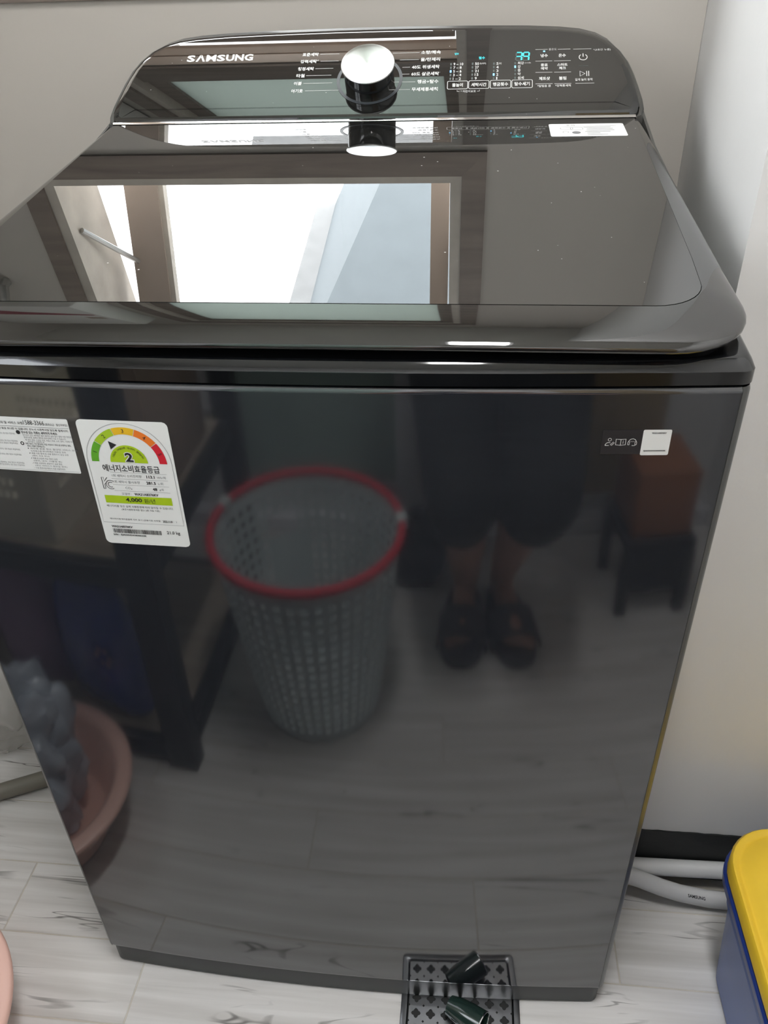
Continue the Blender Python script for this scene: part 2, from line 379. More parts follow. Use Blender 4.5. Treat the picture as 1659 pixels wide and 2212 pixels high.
class Print:
    """flat print collected in surface coordinates and wrapped on a surface by fn(u, v, lift)"""
    def __init__(s, fn, split=False): s.fn = fn; s.mb = MB(); s.split = split; s.all = []
    def cut(s):
        if s.split and s.mb.v: s.all.append(s.mb); s.mb = MB()
    def put(s, vs_, fs, u=0, v=0, rot=0.0, lift=0.00015):
        c, n = math.cos(rot), math.sin(rot)
        s.mb.add([s.fn(u + a*c - b*n, v + a*n + b*c, lift) for a, b in vs_], fs); s.cut()
    def text(s, t, u, v, w=None, h=None, bold=0.0, ax='l', rot=0.0, lift=0.00015, shear=0.0):
        vs_, fs = glyphs(t, w, h, bold, ax, shear); s.put(vs_, fs, u, v, rot, lift)
    def rect(s, u0, u1, v0, v1, lift=0.00012, n=1):
        for i in range(n):
            a = u0 + (u1-u0)*i/n; b = u0 + (u1-u0)*(i+1)/n
            s.mb.add([s.fn(a, v0, lift), s.fn(b, v0, lift), s.fn(b, v1, lift), s.fn(a, v1, lift)], [(0, 1, 2, 3)])
        s.cut()
    def line(s, pts, w, closed=False, lift=0.00015):
        pts = [Vector(p) for p in pts]; n = len(pts); L_ = []; R_ = []
        for i in range(n):
            a = pts[i-1] if (i or closed) else pts[0]; b = pts[(i+1) % n] if (i < n-1 or closed) else pts[-1]
            t = (b-a).normalized(); nn = Vector((-t.y, t.x))
            L_.append(pts[i]+nn*w/2); R_.append(pts[i]-nn*w/2)
        for i in range(n if closed else n-1):
            j = (i+1) % n
            s.mb.add([s.fn(p.x, p.y, lift) for p in (L_[i], L_[j], R_[j], R_[i])], [(0, 1, 2, 3)])
        s.cut()
    def poly(s, pts, lift=0.00015): s.mb.add([s.fn(x, y, lift) for x, y in pts], [tuple(range(len(pts)))])
    def arc(s, cu, cv, r0, r1, a0, a1, n=16, lift=0.00015):
        for i in range(n):
            p = math.radians(a0 + (a1-a0)*i/n); q = math.radians(a0 + (a1-a0)*(i+1)/n)
            P = [(cu+r*math.cos(a), cv+r*math.sin(a)) for r, a in ((r0, p), (r1, p), (r1, q), (r0, q))]
            s.poly(P, lift)
    def build(s, name, m, parent, kind=None):
        if s.split:
            s.cut(); return [q.build(name, m, parent, smooth=None, recalc=False) for q in s.all]
        return s.mb.build(name, m, parent, smooth=None, recalc=False, kind=kind)

# ================================================================== STRUCTURE
XL, XR, YF, ZC = -1.0, 0.95, -1.16, 2.40        # left wall, right wall, wall behind the viewer, ceiling
YB = 0.75
struct(MB().box(XL-0.1, XR+0.1, YF-0.1, 0.9, -0.06, -0.0009).build('floor', M['grout']))
floor = bpy.data.objects['floor']
_tiles = {}
def tile_mesh(L, Wd):
    key = (round(L, 3), round(Wd, 3))
    if key not in _tiles:
        mb = MB(); a, b, t, c = L/2, Wd/2, 0.007, 0.0007
        mb.loops([[(x, y, -t) for x, y in ((-a, -b), (a, -b), (a, b), (-a, b))],
                  [(x, y, -c) for x, y in ((-a, -b), (a, -b), (a, b), (-a, b))],
                  [(x, y, 0) for x, y in ((-a+c, -b+c), (a-c, -b+c), (a-c, b-c), (-a+c, b-c))]], False, True)
        me = bpy.data.meshes.new('floor_tile'); me.from_pydata(mb.v, [], mb.f); me.update(); me.materials.append(M['tile'])
        _tiles[key] = me
    return _tiles[key]
PITCH_R = 0.1115
row = 0
for k in range(-11, 7):
    y0 = 0.045 + PITCH_R*k; y1 = min(y0+PITCH_R, YB)
    y0c = max(y0, YF)
    if y1 <= y0c: continue
    off = {0: -0.53, -1: -0.30, 1: -0.12, -2: -0.72, 2: -0.42}.get(k, -0.9 + 0.906*((k*0.37) % 1))
    x = off
    while x > XL: x -= 0.906
    while x < XR:
        a, b = max(x, XL), min(x+0.906, XR)
        if b-a > 0.02:
            me = tile_mesh(b-a-0.0020, y1-y0c-0.0020)
            o = link('floor_tile', me, None, floor); o.location = ((a+b)/2, (y0c+y1)/2, 0.0)
        x += 0.906
# back wall with the window opening
OX0, OX1, OZ0, OZ1 = -0.575, 0.116, 1.202, 2.22
wb = MB()
for x0, x1, z0, z1 in ((XL, OX0, 0, ZC), (OX1, 0.44, 0, ZC), (OX0, OX1, 0, OZ0), (OX0, OX1, OZ1, ZC)):
    wb.box(x0, x1, YB, YB+0.15, z0, z1)
struct(wb.build('wall_back', M['plaster_b'], smooth=None))
rw = MB(); rw.prism([(0.3824, 0.214), (XR+0.1, 0.214), (XR+0.1, 0.90), (0.4405, 0.90), (0.4405, YB)], 0, ZC)
struct(rw.build('wall_right', M['plaster_w'], smooth=None))
wl_ = MB(); WY0, WY1, WZ0, WZ1 = -1.00, -0.20, 1.00, 2.00       # side window opening
for y0, y1, z0, z1 in ((YF-0.1, WY0, 0, ZC), (WY1, YB+0.15, 0, ZC), (WY0, WY1, 0, WZ0), (WY0, WY1, WZ1, ZC)): wl_.box(XL-0.1, XL, y0, y1, z0, z1)
struct(wl_.build('wall_left', M['plaster'], smooth=None))
struct(MB().box(XR, XR+0.1, YF-0.1, 0.214, 0, ZC).build('wall_side', M['plaster_w'], smooth=None))
struct(MB().box(XL, XR, YF-0.1, YF, 0, ZC).build('wall_front', M['plaster_w'], smooth=None))
struct(MB().box(XL-0.1, XR+0.1, YF-0.1, 0.9, ZC, ZC+0.08).build('ceiling', M['ceiling'], smooth=None))
# black painted foot of the right wall, ragged upper edge
bb = MB(); top = []; n = 60
for i in range(n+1):
    x = 0.384 + (XR-0.384)*i/n
    top.append((x, 0.114 + 0.002*noise.noise(Vector((x*60, 0, 0))) + 0.0012*noise.noise(Vector((x*180, 3, 0)))))
fr = [(x, 0.2115, z) for x, z in top] + [(XR, 0.2115, 0), (0.384, 0.2115, 0)]
bk = [(x, 0.2145, z) for x, y, z in fr]
bb.loops([fr, bk], True, True)
struct(bb.build('baseboard_right', M['blackpaint'], smooth=None))
struct(MB().box(0.384, XR, 0.1935, 0.2115, 0.0, 0.006, ch=0.002).build('trim_1', M['grout']))

# window in the back wall
win = struct(empty('window_1', (-0.23, YB, 1.165)))
cx0, cx1, cz0, cz1, cw = -0.615, 0.156, 1.1665, 2.26, 0.038
def casing(p, nm, horizontal):
    mb = MB(); mb.loops([[(x, YB-0.006, z) for x, z in p], [(x, YB, z) for x, z in p]], True, True)
    return mb.build(nm, M['casing_h' if horizontal else 'casing'], win, smooth=None)
casing([(cx0, cz0), (cx1, cz0), (cx1-cw, cz0+cw), (cx0+cw, cz0+cw)], 'casing', True)
casing([(cx0, cz1), (cx0+cw, cz1-cw), (cx1-cw, cz1-cw), (cx1, cz1)], 'casing', True)
casing([(cx0, cz0), (cx0+cw, cz0+cw), (cx0+cw, cz1-cw), (cx0, cz1)], 'casing', False)
casing([(cx1, cz0), (cx1, cz1), (cx1-cw, cz1-cw), (cx1-cw, cz0+cw)], 'casing', False)
jm = MB()
jt = 0.016
jm.box(OX0, OX0+jt, YB, YB+0.15, OZ0, OZ1); jm.box(OX1-jt, OX1, YB, YB+0.15, OZ0, OZ1)
jm.box(OX0+jt, OX1-jt, YB, YB+0.15, OZ0, OZ0+jt); jm.box(OX0+jt, OX1-jt, YB, YB+0.15, OZ1-jt, OZ1)
jm.build('jamb', M['jamb'], win, smooth=None)
ix0, ix1 = OX0+jt, OX1-jt
MB().box(ix0, ix1, YB+0.014, YB+0.0195, 1.640, 1.735, ch=0.0010).build('transom_shade', M['casing_h'], win)  # thin dark board: shade on the transom's room side, put in as colour
MB().box(ix0, ix1, YB+0.020, YB+0.0345, 1.635, 1.735, ch=0.0015).build('transom', M['transom'], win)
MB().box(ix0, ix1, YB+0.0365, YB+0.054, 1.637, 1.735, ch=0.0015).build('transom', M['transom'], win)
# fixed upper pane
fz0, fz1 = 1.735, OZ1-jt
fb = MB()
for x0, x1, z0, z1 in ((ix0, ix0+0.04, fz0, fz1), (ix1-0.03, ix1, fz0, fz1), (ix0+0.04, ix1-0.03, fz0, fz0+0.025), (ix0+0.04, ix1-0.03, fz1-0.03, fz1)):
    fb.box(x0, x1, YB+0.020, YB+0.050, z0, z1)
fb.build('upper_frame', M['casing'], win, smooth=None)
MB().box(ix0+0.04, ix1-0.03, YB+0.026, YB+0.030, fz0+0.025, fz1-0.03).build('upper_pane', M['greenpane'], win, smooth=None)
# lower awning sash, hinged at its top and pushed out at the bottom
TILT = math.radians(24); hz_, hy_ = 1.628, YB+0.066
def sashp(x, d, t):            # d down the sash from the hinge, t through its thickness
    return (x, hy_ + d*math.sin(TILT) + t*math.cos(TILT), hz_ - d*math.cos(TILT) + t*math.sin(TILT))
sL, sR, sD = -0.528, 0.094, 0.455
def sash_bar(nm, x0, x1, d0, d1, m, t0=-0.014, t1=0.014):
    mb = MB(); mb.loops([[sashp(x0, d0, t), sashp(x1, d0, t), sashp(x1, d1, t), sashp(x0, d1, t)] for t in (t0, t1)], True, True)
    return mb.build(nm, m, win, smooth=None)
sash_bar('sash_stile', sL, sL+0.066, 0, sD, M['sashwood']); sash_bar('sash_stile', sR-0.034, sR, 0, sD, M['sashwood'])
sash_bar('sash_rail', sL+0.066, sR-0.034, 0, 0.016, M['sashwood']); sash_bar('sash_rail', sL+0.066, sR-0.034, sD-0.03, sD, M['sashwood'])
sash_bar('sash_bead', sL+0.066, sL+0.076, 0.016, sD-0.03, M['jamb'], -0.010, 0.010)
sash_bar('pane', sL+0.066, sR-0.034, 0.016, sD-0.03, M['clearpane'], -0.002, 0.002)
MB().tube([(ix0+0.004, YB+0.03, 1.315), sashp(sL+0.012, 0.20, -0.02)], 0.005, 8).build('stay_arm', M['alu'], win)

# side window in the left wall: two sliding sashes
w2 = struct(empty('window_2', (XL, (WY0+WY1)/2, WZ0)))
mb = MB(); t_ = 0.03
for y0, y1, z0, z1 in ((WY0, WY0+t_, WZ0, WZ1), (WY1-t_, WY1, WZ0, WZ1), (WY0+t_, WY1-t_, WZ0, WZ0+t_), (WY0+t_, WY1-t_, WZ1-t_, WZ1)): mb.box(XL-0.095, XL-0.005, y0, y1, z0, z1)
mb.build('window_frame', M['doorframe'], w2, smooth=None)
ym = (WY0+WY1)/2
for xs_, a, b in ((XL-0.035, WY0+t_, ym+0.02), (XL-0.070, ym-0.02, WY1-t_)):
    mb = MB()
    for y0, y1, z0, z1 in ((a, a+0.035, WZ0+t_, WZ1-t_), (b-0.035, b, WZ0+t_, WZ1-t_), (a+0.035, b-0.035, WZ0+t_, WZ0+t_+0.035), (a+0.035, b-0.035, WZ1-t_-0.035, WZ1-t_)): mb.box(xs_-0.014, xs_+0.014, y0, y1, z0, z1)
    mb.build('sash', M['doorframe'], w2, smooth=None)
    MB().box(xs_-0.002, xs_+0.002, a+0.035, b-0.035, WZ0+t_+0.035, WZ1-t_-0.035).build('pane', M['greypane'], w2, smooth=None)

# doors seen mirrored in the front panel (wall behind the viewer)
d1 = struct(empty('door_1', (-0.2, YF, 0.13)))
MB().box(-0.44, 0.018, YF, YF+0.03, 0.155, 1.98, ch=0.003).build('door_leaf', M['sage'], d1)
MB().box(0.018, 0.073, YF, YF+0.045, 0.13, 2.03, ch=0.003).build('door_post', M['doorframe'], d1)
MB().box(-0.49, -0.44, YF, YF+0.045, 0.13, 2.03, ch=0.003).build('door_post', M['doorframe'], d1)
MB().box(-0.44, 0.018, YF, YF+0.045, 1.98, 2.03, ch=0.003).build('door_head', M['doorframe'], d1)
MB().tube([(-0.36, YF+0.03, 1.0), (-0.36, YF+0.075, 1.0), (-0.27, YF+0.075, 1.0)], 0.009, 10).build('door_handle', M['alu'], d1)
d2 = struct(empty('door_2', (0.62, YF, 0.1)))
MB().box(0.46, 0.77, YF, YF+0.03, 0.105, 1.98, ch=0.003).build('door_leaf', M['brownwood'], d2)
MB().box(0.50, 0.73, YF+0.03, YF+0.036, 1.10, 1.85, ch=0.002).build('door_panel', M['brownwood'], d2)
struct(MB().box(XL, XR, YF, YF+0.05, 0.0, 0.045, ch=0.004).build('trim_2', M['doorframe']))

# ================================================================== OUTSIDE
hs = tag(empty('neighbour_house', (1.0, 3.8, 0)), 'pale blue-grey neighbouring house gable beyond the window', 'house')
gb = MB()
gp = [(-0.02, -3.0), (3.6, -3.0), (3.6, 4.02), (-1.04, 4.02), (-0.02, 1.93)]
gb.loops([[(x, y, z) for x, z in gp] for y in (3.5, 6.0)], True, True)
gb.build('wall', M['house'], hs, smooth=None)
MB().box(-1.2, 3.75, 3.3, 6.2, 4.02, 4.12).build('roof', M['roof'], hs, smooth=None)

# ================================================================== WASHING MACHINE
wm = tag(empty('washing_machine', (0, 0.35, 0)), 'black top-loading washing machine with mirror-gloss lid and control dial', 'washing machine')
SAG = 0.0143
def front(x): return SAG*(x/0.345)**2
def outline(inset=0.0, yb=0.69, rc=0.012, nx=28):
    """plan of the cabinet, counter-clockwise from front left; bowed front"""
    hx = 0.345-inset; pts = []
    xe = hx-rc
    for i in range(nx+1):
        x = -xe + 2*xe*i/nx; pts.append((x, front(x)+inset))
    ye = front(xe)+inset
    for k in range(1, 6):
        a = -PI/2 + PI/2*k/5; pts.append((xe+rc*math.cos(a), ye+rc+rc*math.sin(a)))
    pts.append((hx, yb-inset)); pts.append((-hx, yb-inset))
    for k in range(5):
        a = PI + PI/2*k/5; pts.append((-xe+rc*math.cos(a), ye+rc+rc*math.sin(a)))
    return pts
def ring(inset, z, yb=0.69, rc=0.012):
    return [(x, y, z(y) if callable(z) else z) for x, y in outline(inset, yb, rc)]
# plinth
pb = MB(); pb.loops([ring(0.006, 0.0), ring(0.004, 0.004), ring(0.004, 0.046)], True, True)
pb.build('plinth', M['plinth'], wm)
# cabinet shell (sides, back and the rounded front corners)
cb = MB(); o0 = outline(); XS = 0.3365
cut = [p for p in o0 if not (abs(p[0]) < XS-0.0001 and p[1] < 0.1)]
i0 = next(i for i, p in enumerate(cut) if p[0] > 0)          # first point right of the panel
path = [(XS+0.0006, front(XS)+0.0115), (XS+0.0006, front(XS))] + cut[i0:]
path = [p for p in path]
left = [(-x, y) for x, y in reversed([q for q in path if q[0] > 0])]
plan = [q for q in path if q[0] > 0] + left
cb.loops([[(x, y, 0.046) for x, y in plan], [(x, y, 0.909) for x, y in plan], [(x*0.998, y+0.001, 0.9125) for x, y in plan]], closed=False)
cb.build('cabinet', M['cabinet'], wm)
# bowed front panel
fp = MB(); nx = 48; xs = [-XS + 2*XS*i/nx for i in range(nx+1)]
prof = [(0.012, 0.0455), (0.003, 0.0455), (0.0008, 0.0465), (0.0, 0.049), (0.0, 0.0495), (0.0, 0.053), (0.0, 0.900), (0.0, 0.9080), (0.0, 0.9085), (0.0006, 0.9110), (0.0022, 0.9126), (0.012, 0.9130)]
fp.loops([[(x, front(x)+dy, z) for x in xs] for dy, z in prof], closed=False)
panel = fp.build('front_panel', M['panel'], wm, smooth=40)
# top frame under the lid: vertical band, rolled edge, deck rising to the back
LT = math.tan(0.1391)
def deck(y): return 0.9331 + LT*max(0, y-0.013)*0.985
tf = MB()
tf.loops([ring(0.0025, 0.9135), ring(0.0, 0.9150), ring(0.0, 0.9156), ring(0.0, 0.9246), ring(0.0, 0.9252), ring(0.0003, 0.9257), ring(0.0028, lambda y: deck(y)-0.0041), ring(0.0054, lambda y: deck(y)-0.0011),
          ring(0.0066, lambda y: deck(y)-0.0003), ring(0.0085, deck), ring(0.0095, deck), ring(0.03, deck), ring(0.12, deck)], True, True)
tf.build('top_frame', M['frame'], wm, smooth=30)
# lid: black glass in a gloss frame that rolls down at the front and sides
def lidz(y): return 0.9561 + 0.14*y
YBK = 0.532
def lid_loop(g):
    """g = 0 glass edge .. 1 outer edge of the lid; open at the back, runs back-left, front, back-right"""
    hb = 0.325 + (0.338-0.325)*g; hf = 0.312 + (0.343-0.312)*g; yf = 0.047 + (0.004-0.047)*g; rc = 0.040 + 0.024*g
    pts = []
    hx = lambda y: hf + (hb-hf)*(y-yf)/(YBK-yf)
    for k in range(11):
        y = YBK + (yf+rc-YBK)*k/10; pts.append((-hx(y), y))
    for k in range(1, 10):
        a = PI + PI/2*k/9; pts.append((-hf+rc+rc*math.cos(a), yf+rc+rc*math.sin(a)))
    for k in range(1, 24):
        x = -(hf-rc) + 2*(hf-rc)*k/24; pts.append((x, yf))
    for k in range(0, 10):
        a = 1.5*PI + PI/2*k/9; pts.append((hf-rc+rc*math.cos(a), yf+rc+rc*math.sin(a)))
    for k in range(1, 11):
        y = yf+rc + (YBK-yf-rc)*k/10; pts.append((hx(y), y))
    return pts
def drop(g): return 0.0125*(0.42*g + 0.58*(1-math.sqrt(max(0, 1-g*g))))
lg = MB(); L0 = lid_loop(0)
lg.loops([[(x, y, lidz(y)-0.004) for x, y in L0], [(x, y, lidz(y)) for x, y in L0]], True, True)
lid_glass = lg.build('lid_glass', M['glassblack'], wm, smooth=30)
lf = MB(); ls = [[(x, y, lidz(y)-0.005) for x, y in lid_loop(0.015)]]
for g in (0.015, 0.12, 0.25, 0.4, 0.55, 0.68, 0.79, 0.88, 0.94, 0.98, 1.0):
    ls.append([(x, y, lidz(y)-0.0002-drop(g)) for x, y in lid_loop(g)])
ls.append([(x, y+0.0003, lidz(y)-0.0150) for x, y in lid_loop(0.995)])
ls.append([(x, y+0.0005, lidz(y)-0.0165) for x, y in lid_loop(0.96)])
ls.append([(x, y+0.0005, lidz(y)-0.0165) for x, y in lid_loop(0.4)])
lf.loops(ls, closed=False)
lf.build('lid_frame', M['lidframe'], wm, smooth=50)
lr = MB()
lr.loops([[(x, y+0.010, lidz(y)-0.0158) for x, y in lid_loop(0.80)], [(x, y+0.012, lidz(y)-0.0235) for x, y in lid_loop(0.74)],
          [(x, y+0.014, lidz(y)-0.0252) for x, y in lid_loop(0.66)]], True, True)
lr.build('lid_gasket', M['rubber'], wm, smooth=40)
# console
TC = math.radians(36)
CO = Vector((0, 0.545, 1.032)); CV = Vector((0, math.cos(TC), math.sin(TC))); CN = Vector((0, -math.sin(TC), math.cos(TC)))
def con(u, v, n=0.0): p = CO + Vector((u, 0, 0)) + CV*v + CN*n; return p
RO = [(0.3275, 0.003), (0.333, 0.009), (0.3350, 0.020), (0.334, 0.034), (0.3305, 0.054), (0.326, 0.076), (0.3205, 0.096), (0.312, 0.114), (0.300, 0.130),
      (0.285, 0.1415), (0.266, 0.149), (0.240, 0.1535), (0.20, 0.157), (0.15, 0.1590), (0.10, 0.1602), (0.05, 0.161), (0.0, 0.1612)]
RO = RO + [(-x, v) for x, v in reversed(RO[:-1])]
def off_poly(poly, d, bottom=0.003):
    out = []; n = len(poly)
    for i in range(n):
        a = Vector(poly[max(i-1, 0)]); b = Vector(poly[min(i+1, n-1)]); t = (b-a).normalized()
        nn = Vector((-t.y, t.x)); p = Vector(poly[i]) + nn*d
        out.append((p.x, max(p.y, bottom)))
    return out
cp = MB()
cl = [(0.0, -0.012), (0.0, -0.006), (0.0012, -0.0025), (0.004, -0.0008), (0.009, 0.0), (0.03, 0.0)]
cp.loops([[con(u, v, n) for u, v in off_poly(RO, d)] for d, n in cl], False, True)
console = cp.build('control_panel', M['console'], wm, smooth=25)
for f_ in console.data.polygons:
    if f_.normal.dot(CN) > 0.9999: f_.use_smooth = False
# housing behind the console and down to the deck
def back_of(u, v, y, extra): 
    p = con(u, v, -0.008); return (p.x*1.0, y, p.z + extra)
HO = off_poly(RO, -0.0065, 0.003); HO = [(x, v) for x, v in HO]
hb_ = MB()
hl_ = [[con(u, v, -0.0065) for u, v in off_poly(RO, -0.0005)], [con(u, v, -0.0062) for u, v in off_poly(RO, -0.004)], [con(u, v, -0.009) for u, v in HO]]
for yy, sh in ((0.690, 0.003), (0.700, -0.004)):
    hl_.append([(con(u, v, -0.009).x*(1 if sh > 0 else 0.99), max(yy, con(u, v, -0.009).y+0.002), con(u, v, -0.009).z+sh) for u, v in HO])
hb_.loops(hl_, False, True)
hb_.build('console_housing', M['housing'], wm, smooth=40)
sb = MB()
sp = [(0.34, 0.905), (0.70, 0.905), (0.70, 1.045), (0.66, 1.046), (0.62, 1.043), (0.59, 1.037), (0.55, 1.0265), (0.515, 1.018), (0.479, 1.009), (0.414, 0.9985), (0.34, 0.986)]
for sgn in (-1, 1):
    sb.loops([[(sgn*x, y, z-dz) for y, z in sp] for x, dz in ((0.3390, 0.004), (0.3400, 0.0), (0.3425, 0.0), (0.3440, 0.0012), (0.3448, 0.004))], True, True)
sb.box(-0.339, 0.339, 0.552, 0.70, 0.93, 1.030)
sb.build('rear_shoulder', M['housing'], wm, smooth=40)
ch = MB(); ch.loops([[(sx*0.328, 0.5385+a, 1.0270+b) for a, b in ((0, 0), (-0.0008, 0.004), (0.0025, 0.0062), (0.008, 0.0060), (0.008, 0))] for sx in (-1, 1)], True, True)
ch.build('chrome_strip', M['chrome'], wm, smooth=40)

# --- dial
Mk = Matrix.Translation(con(-0.001, 0.067, 0.0)) @ Matrix((( 1, 0, 0), (0, CV.y, CN.y), (0, CV.z, CN.z))).to_4x4()
Mk = Matrix(((1, CV.x, CN.x, 0), (0, CV.y, CN.y, 0), (0, CV.z, CN.z, 0), (0, 0, 0, 1)))
Mk.translation = con(-0.001, 0.067, 0.0)
def axis_part(mb, name, m, parent):
    o = mb.build(name, m, parent, smooth=30); o.parent = parent
    o.matrix_parent_inverse = world(parent).inverted(); o.matrix_basis = Mk; return o
kn = MB(); kn.lathe([(0.0005, 0.0002), (0.0318, 0.0002), (0.0318, 0.0215), (0.0326, 0.0220), (0.0005, 0.0222)], 72)
dial = axis_part(kn, 'dial', M['rubber'], wm)
dial.data.materials[0] = gloss_black('dial_side_gloss', rgb(12, 12, 12), 1.9, 0.08)
dc = MB(); dc.lathe([(0.0326, 0.0218), (0.0338, 0.0224), (0.0340, 0.0234), (0.0332, 0.0242), (0.0326, 0.0240), (0.0290, 0.0236), (0.02, 0.0231), (0.01, 0.0228), (0.0002, 0.0227)], 96)
axis_part(dc, 'dial_cap', M['spun'], dial)
rg = MB(); rg.lathe([(0.0385, 0.0004), (0.0425, 0.0004)], 72)
axis_part(rg, 'dial_ring', M['ring'], wm)

# --- console print (surface coordinates u, v in metres)
conf = lambda u, v, l: con(u, v, l)
# brand lettering
p = Print(conf, True); bx_ = -0.2490
for chh, w_ in (('S', .0112), ('Λ', .0128), ('M', .0134), ('S', .0112), ('U', .0112), ('N', .0116), ('G', .0116)):
    p.text(chh, bx_, 0.1115, w=w_, h=0.0118, bold=0.035); bx_ += w_ + 0.00115
p.build('brand_letter', M['white'], console)
# programme names and leader lines
p = Print(conf, True); q = Print(conf, True)
vrow = [0.1140, 0.1015, 0.0885, 0.0765, 0.0630, 0.0500]
Lw = [('표준세탁', -0.0715, 0.0215), ('강력세탁⁺', -0.0705, 0.0240), ('청정세탁', -0.0755, 0.0210), ('타월', -0.0865, 0.0108), ('이불', -0.0890, 0.0102), ('아기옷', -0.0862, 0.0152)]
lx = [(-0.0695, -0.0440), (-0.0680, -0.0440), (-0.0735, -0.0500), (-0.0845, -0.0515), (-0.0868, -0.0490), (-0.0835, -0.0390)]
for (t, xr, w), v, (a, b) in zip(Lw, vrow, lx):
    p.text(t, xr, v, w=w, h=0.0062, bold=0.02, ax='r'); q.rect(a, b, v-0.0003, v+0.0003)
Rw = [('소량/쾌속', 0.0885, 0.0255), ('울/란제리', 0.0880, 0.0250), ('40도 위생세탁', 0.0878, 0.0355), ('60도 살균세탁', 0.0875, 0.0352), ('헹굼+탈수', 0.0875, 0.0270), ('무세제통세척', 0.0870, 0.0330)]
rx = [(0.0260, 0.0610), (0.0360, 0.0608), (0.0400, 0.0500), (0.0395, 0.0497), (0.0305, 0.0580), (0.0200, 0.0520)]
for (t, xr, w), v, (a, b) in zip(Rw, vrow, rx):
    p.text(t, xr, v-0.001, w=w, h=0.0064, bold=0.02, ax='r'); q.rect(a, b, v-0.0013, v-0.0007)
p.build('programme_name', M['white'], console); q.build('leader_line', M['dimprint'], console)
# settings columns
p = Print(conf, True); dm = Print(conf, True); led = Print(conf, True); cy = Print(conf, True); gr = Print(conf)
rows = [0.0910, 0.0848, 0.0785, 0.0722, 0.0658]
cols = [(0.1055, [('9 – 10', .0125), ('7 – 8', .0105), ('5 – 6', .0105), ('3 – 4', .0105), ('1 – 2', .0100)], 2),
        (0.1330, [('50', .0050), ('27', .0048), ('21', .0046), ('15', .0046), ('9', .0026)], None),
        (0.1600, [('5', .0026), ('4', .0028), ('3', .0026), ('2', .0026), ('1', .0014)], 3),
        (0.1868, [('최강', .0078), ('강', .0036), ('중', .0036), ('약', .0036), ('섬세', .0076)], 1)]
for ci, (x, items, lit) in enumerate(cols):
    for i, (t, w) in enumerate(items):
        v = rows[i] - (0.0005 if ci > 1 else 0)
        p.text(t, x, v, w=w, h=0.0045 if ci < 3 else 0.0050, bold=0.012)
        (led if i == lit else gr).rect(x-0.0042, x-0.0022, v-0.0020, v+0.0020)
p.text('분(예약)', 0.1390, rows[0], w=0.0078, h=0.0036); p.text('회', 0.1632, rows[0]-0.0005, w=0.0030, h=0.0036)
dm.text('(21A용)', 0.1955, rows[0]-0.0005, w=0.0078, h=0.0030)
for x, t, w in ((0.0990, '물높이', .0135), (0.1258, '세탁시간', .0190), (0.1528, '헹굼횟수', .0190), (0.1797, '탈수세기', .0188)):
    rr = rrect(0.0127, 0.0067, 0.0018, 4, x+0.0127, 0.0550); p.line(rr, 0.0007, True)
    p.text(t, x+0.0127, 0.0550, w=w, h=0.0062, bold=0.02, ax='c')
p.text('* 어린이보호', 0.1255, 0.0440, w=0.0190, h=0.0040, ax='c')
p.line([(0.1115, 0.0462), (0.1115, 0.0440), (0.1145, 0.0440)], 0.0005); p.line([(0.1365, 0.0440), (0.1395, 0.0440), (0.1395, 0.0462)], 0.0005)
cy.text('냉수', 0.1065, 0.1090, w=0.0052, h=0.0040); cy.text('필수', 0.1375, 0.1010, w=0.0078, h=0.0045)
# seven-segment 39
def seg(u, v, on, w=0.0072, h=0.0140, t=0.0017, sh=0.08):
    S_ = {'a': ((0, h), (w, h)), 'g': ((0, h/2), (w, h/2)), 'd': ((0, 0), (w, 0)), 'f': ((0, h/2), (0, h)), 'b': ((w, h/2), (w, h)), 'e': ((0, 0), (0, h/2)), 'c': ((w, 0), (w, h/2))}
    for k, (a, b) in S_.items():
        A = Vector(a); B = Vector(b); d = (B-A).normalized()*0.0007; A += d; B -= d
        tgt = cy if k in on else gr
        tgt.line([(u + A.x + A.y*sh, v + A.y), (u + B.x + B.y*sh, v + B.y)], t)
cy0 = cy
for du_, on_ in ((0.1840, 'abgc'), (0.1930, 'abfgc')):
    cy = Print(conf); seg(du_, 0.0950, on_); cy.build('display_digit', M['cyan'], console)
cy = cy0
# temperature / option keys and power
for a, b, v in ((0.2090, 0.2245, 0.1135), (0.2372, 0.2530, 0.1130), (0.2090, 0.2300, 0.0932), (0.2322, 0.2530, 0.0930), (0.2090, 0.2300, 0.0738), (0.2322, 0.2530, 0.0736),
                (0.2090, 0.2300, 0.0543), (0.2322, 0.2530, 0.0541), (0.2565, 0.2790, 0.1126), (0.2580, 0.2810, 0.0540)):
    dm.rect(a, b, v-0.00035, v+0.00035)
dm.text('물온도', 0.2308, 0.1132, w=0.0100, h=0.0036, ax='c')
led.rect(0.2188, 0.2212, 0.1090, 0.1112)
for t, x, v, w, h in (('냉수', .2200, .1025, .0090, .0058), ('온수', .2425, .1022, .0090, .0058), ('종료', .2200, .0862, .0086, .0050), ('예약', .2200, .0804, .0086, .0050),
                      ('스마트', .2425, .0862, .0128, .0050), ('체크', .2425, .0804, .0086, .0050), ('제트샷', .2200, .0632, .0135, .0058), ('불림', .2425, .0632, .0090, .0058)):
    p.text(t, x, v, w=w, h=h, bold=0.025, ax='c')
p.text('*알림음 끔', 0.2195, 0.0507, w=0.0165, h=0.0038, ax='c', bold=.01); p.text('*강력통세척', 0.2428, 0.0507, w=0.0190, h=0.0038, ax='c', bold=.01)
p.text('*(3초간 누름)', 0.2815, 0.1105, w=0.0215, h=0.0040); p.text('길게 눌러 동작', 0.2685, 0.0602, w=0.0215, h=0.0042, ax='c', bold=.01)
cu, cv = 0.2685, 0.0985
pw = Print(conf); pw.arc(cu, cv, 0.0045, 0.0054, 125, 415, 28); pw.rect(cu-0.0005, cu+0.0005, cv+0.0008, cv+0.0062); pw.build('power_symbol', M['white'], console)
pw = Print(conf)
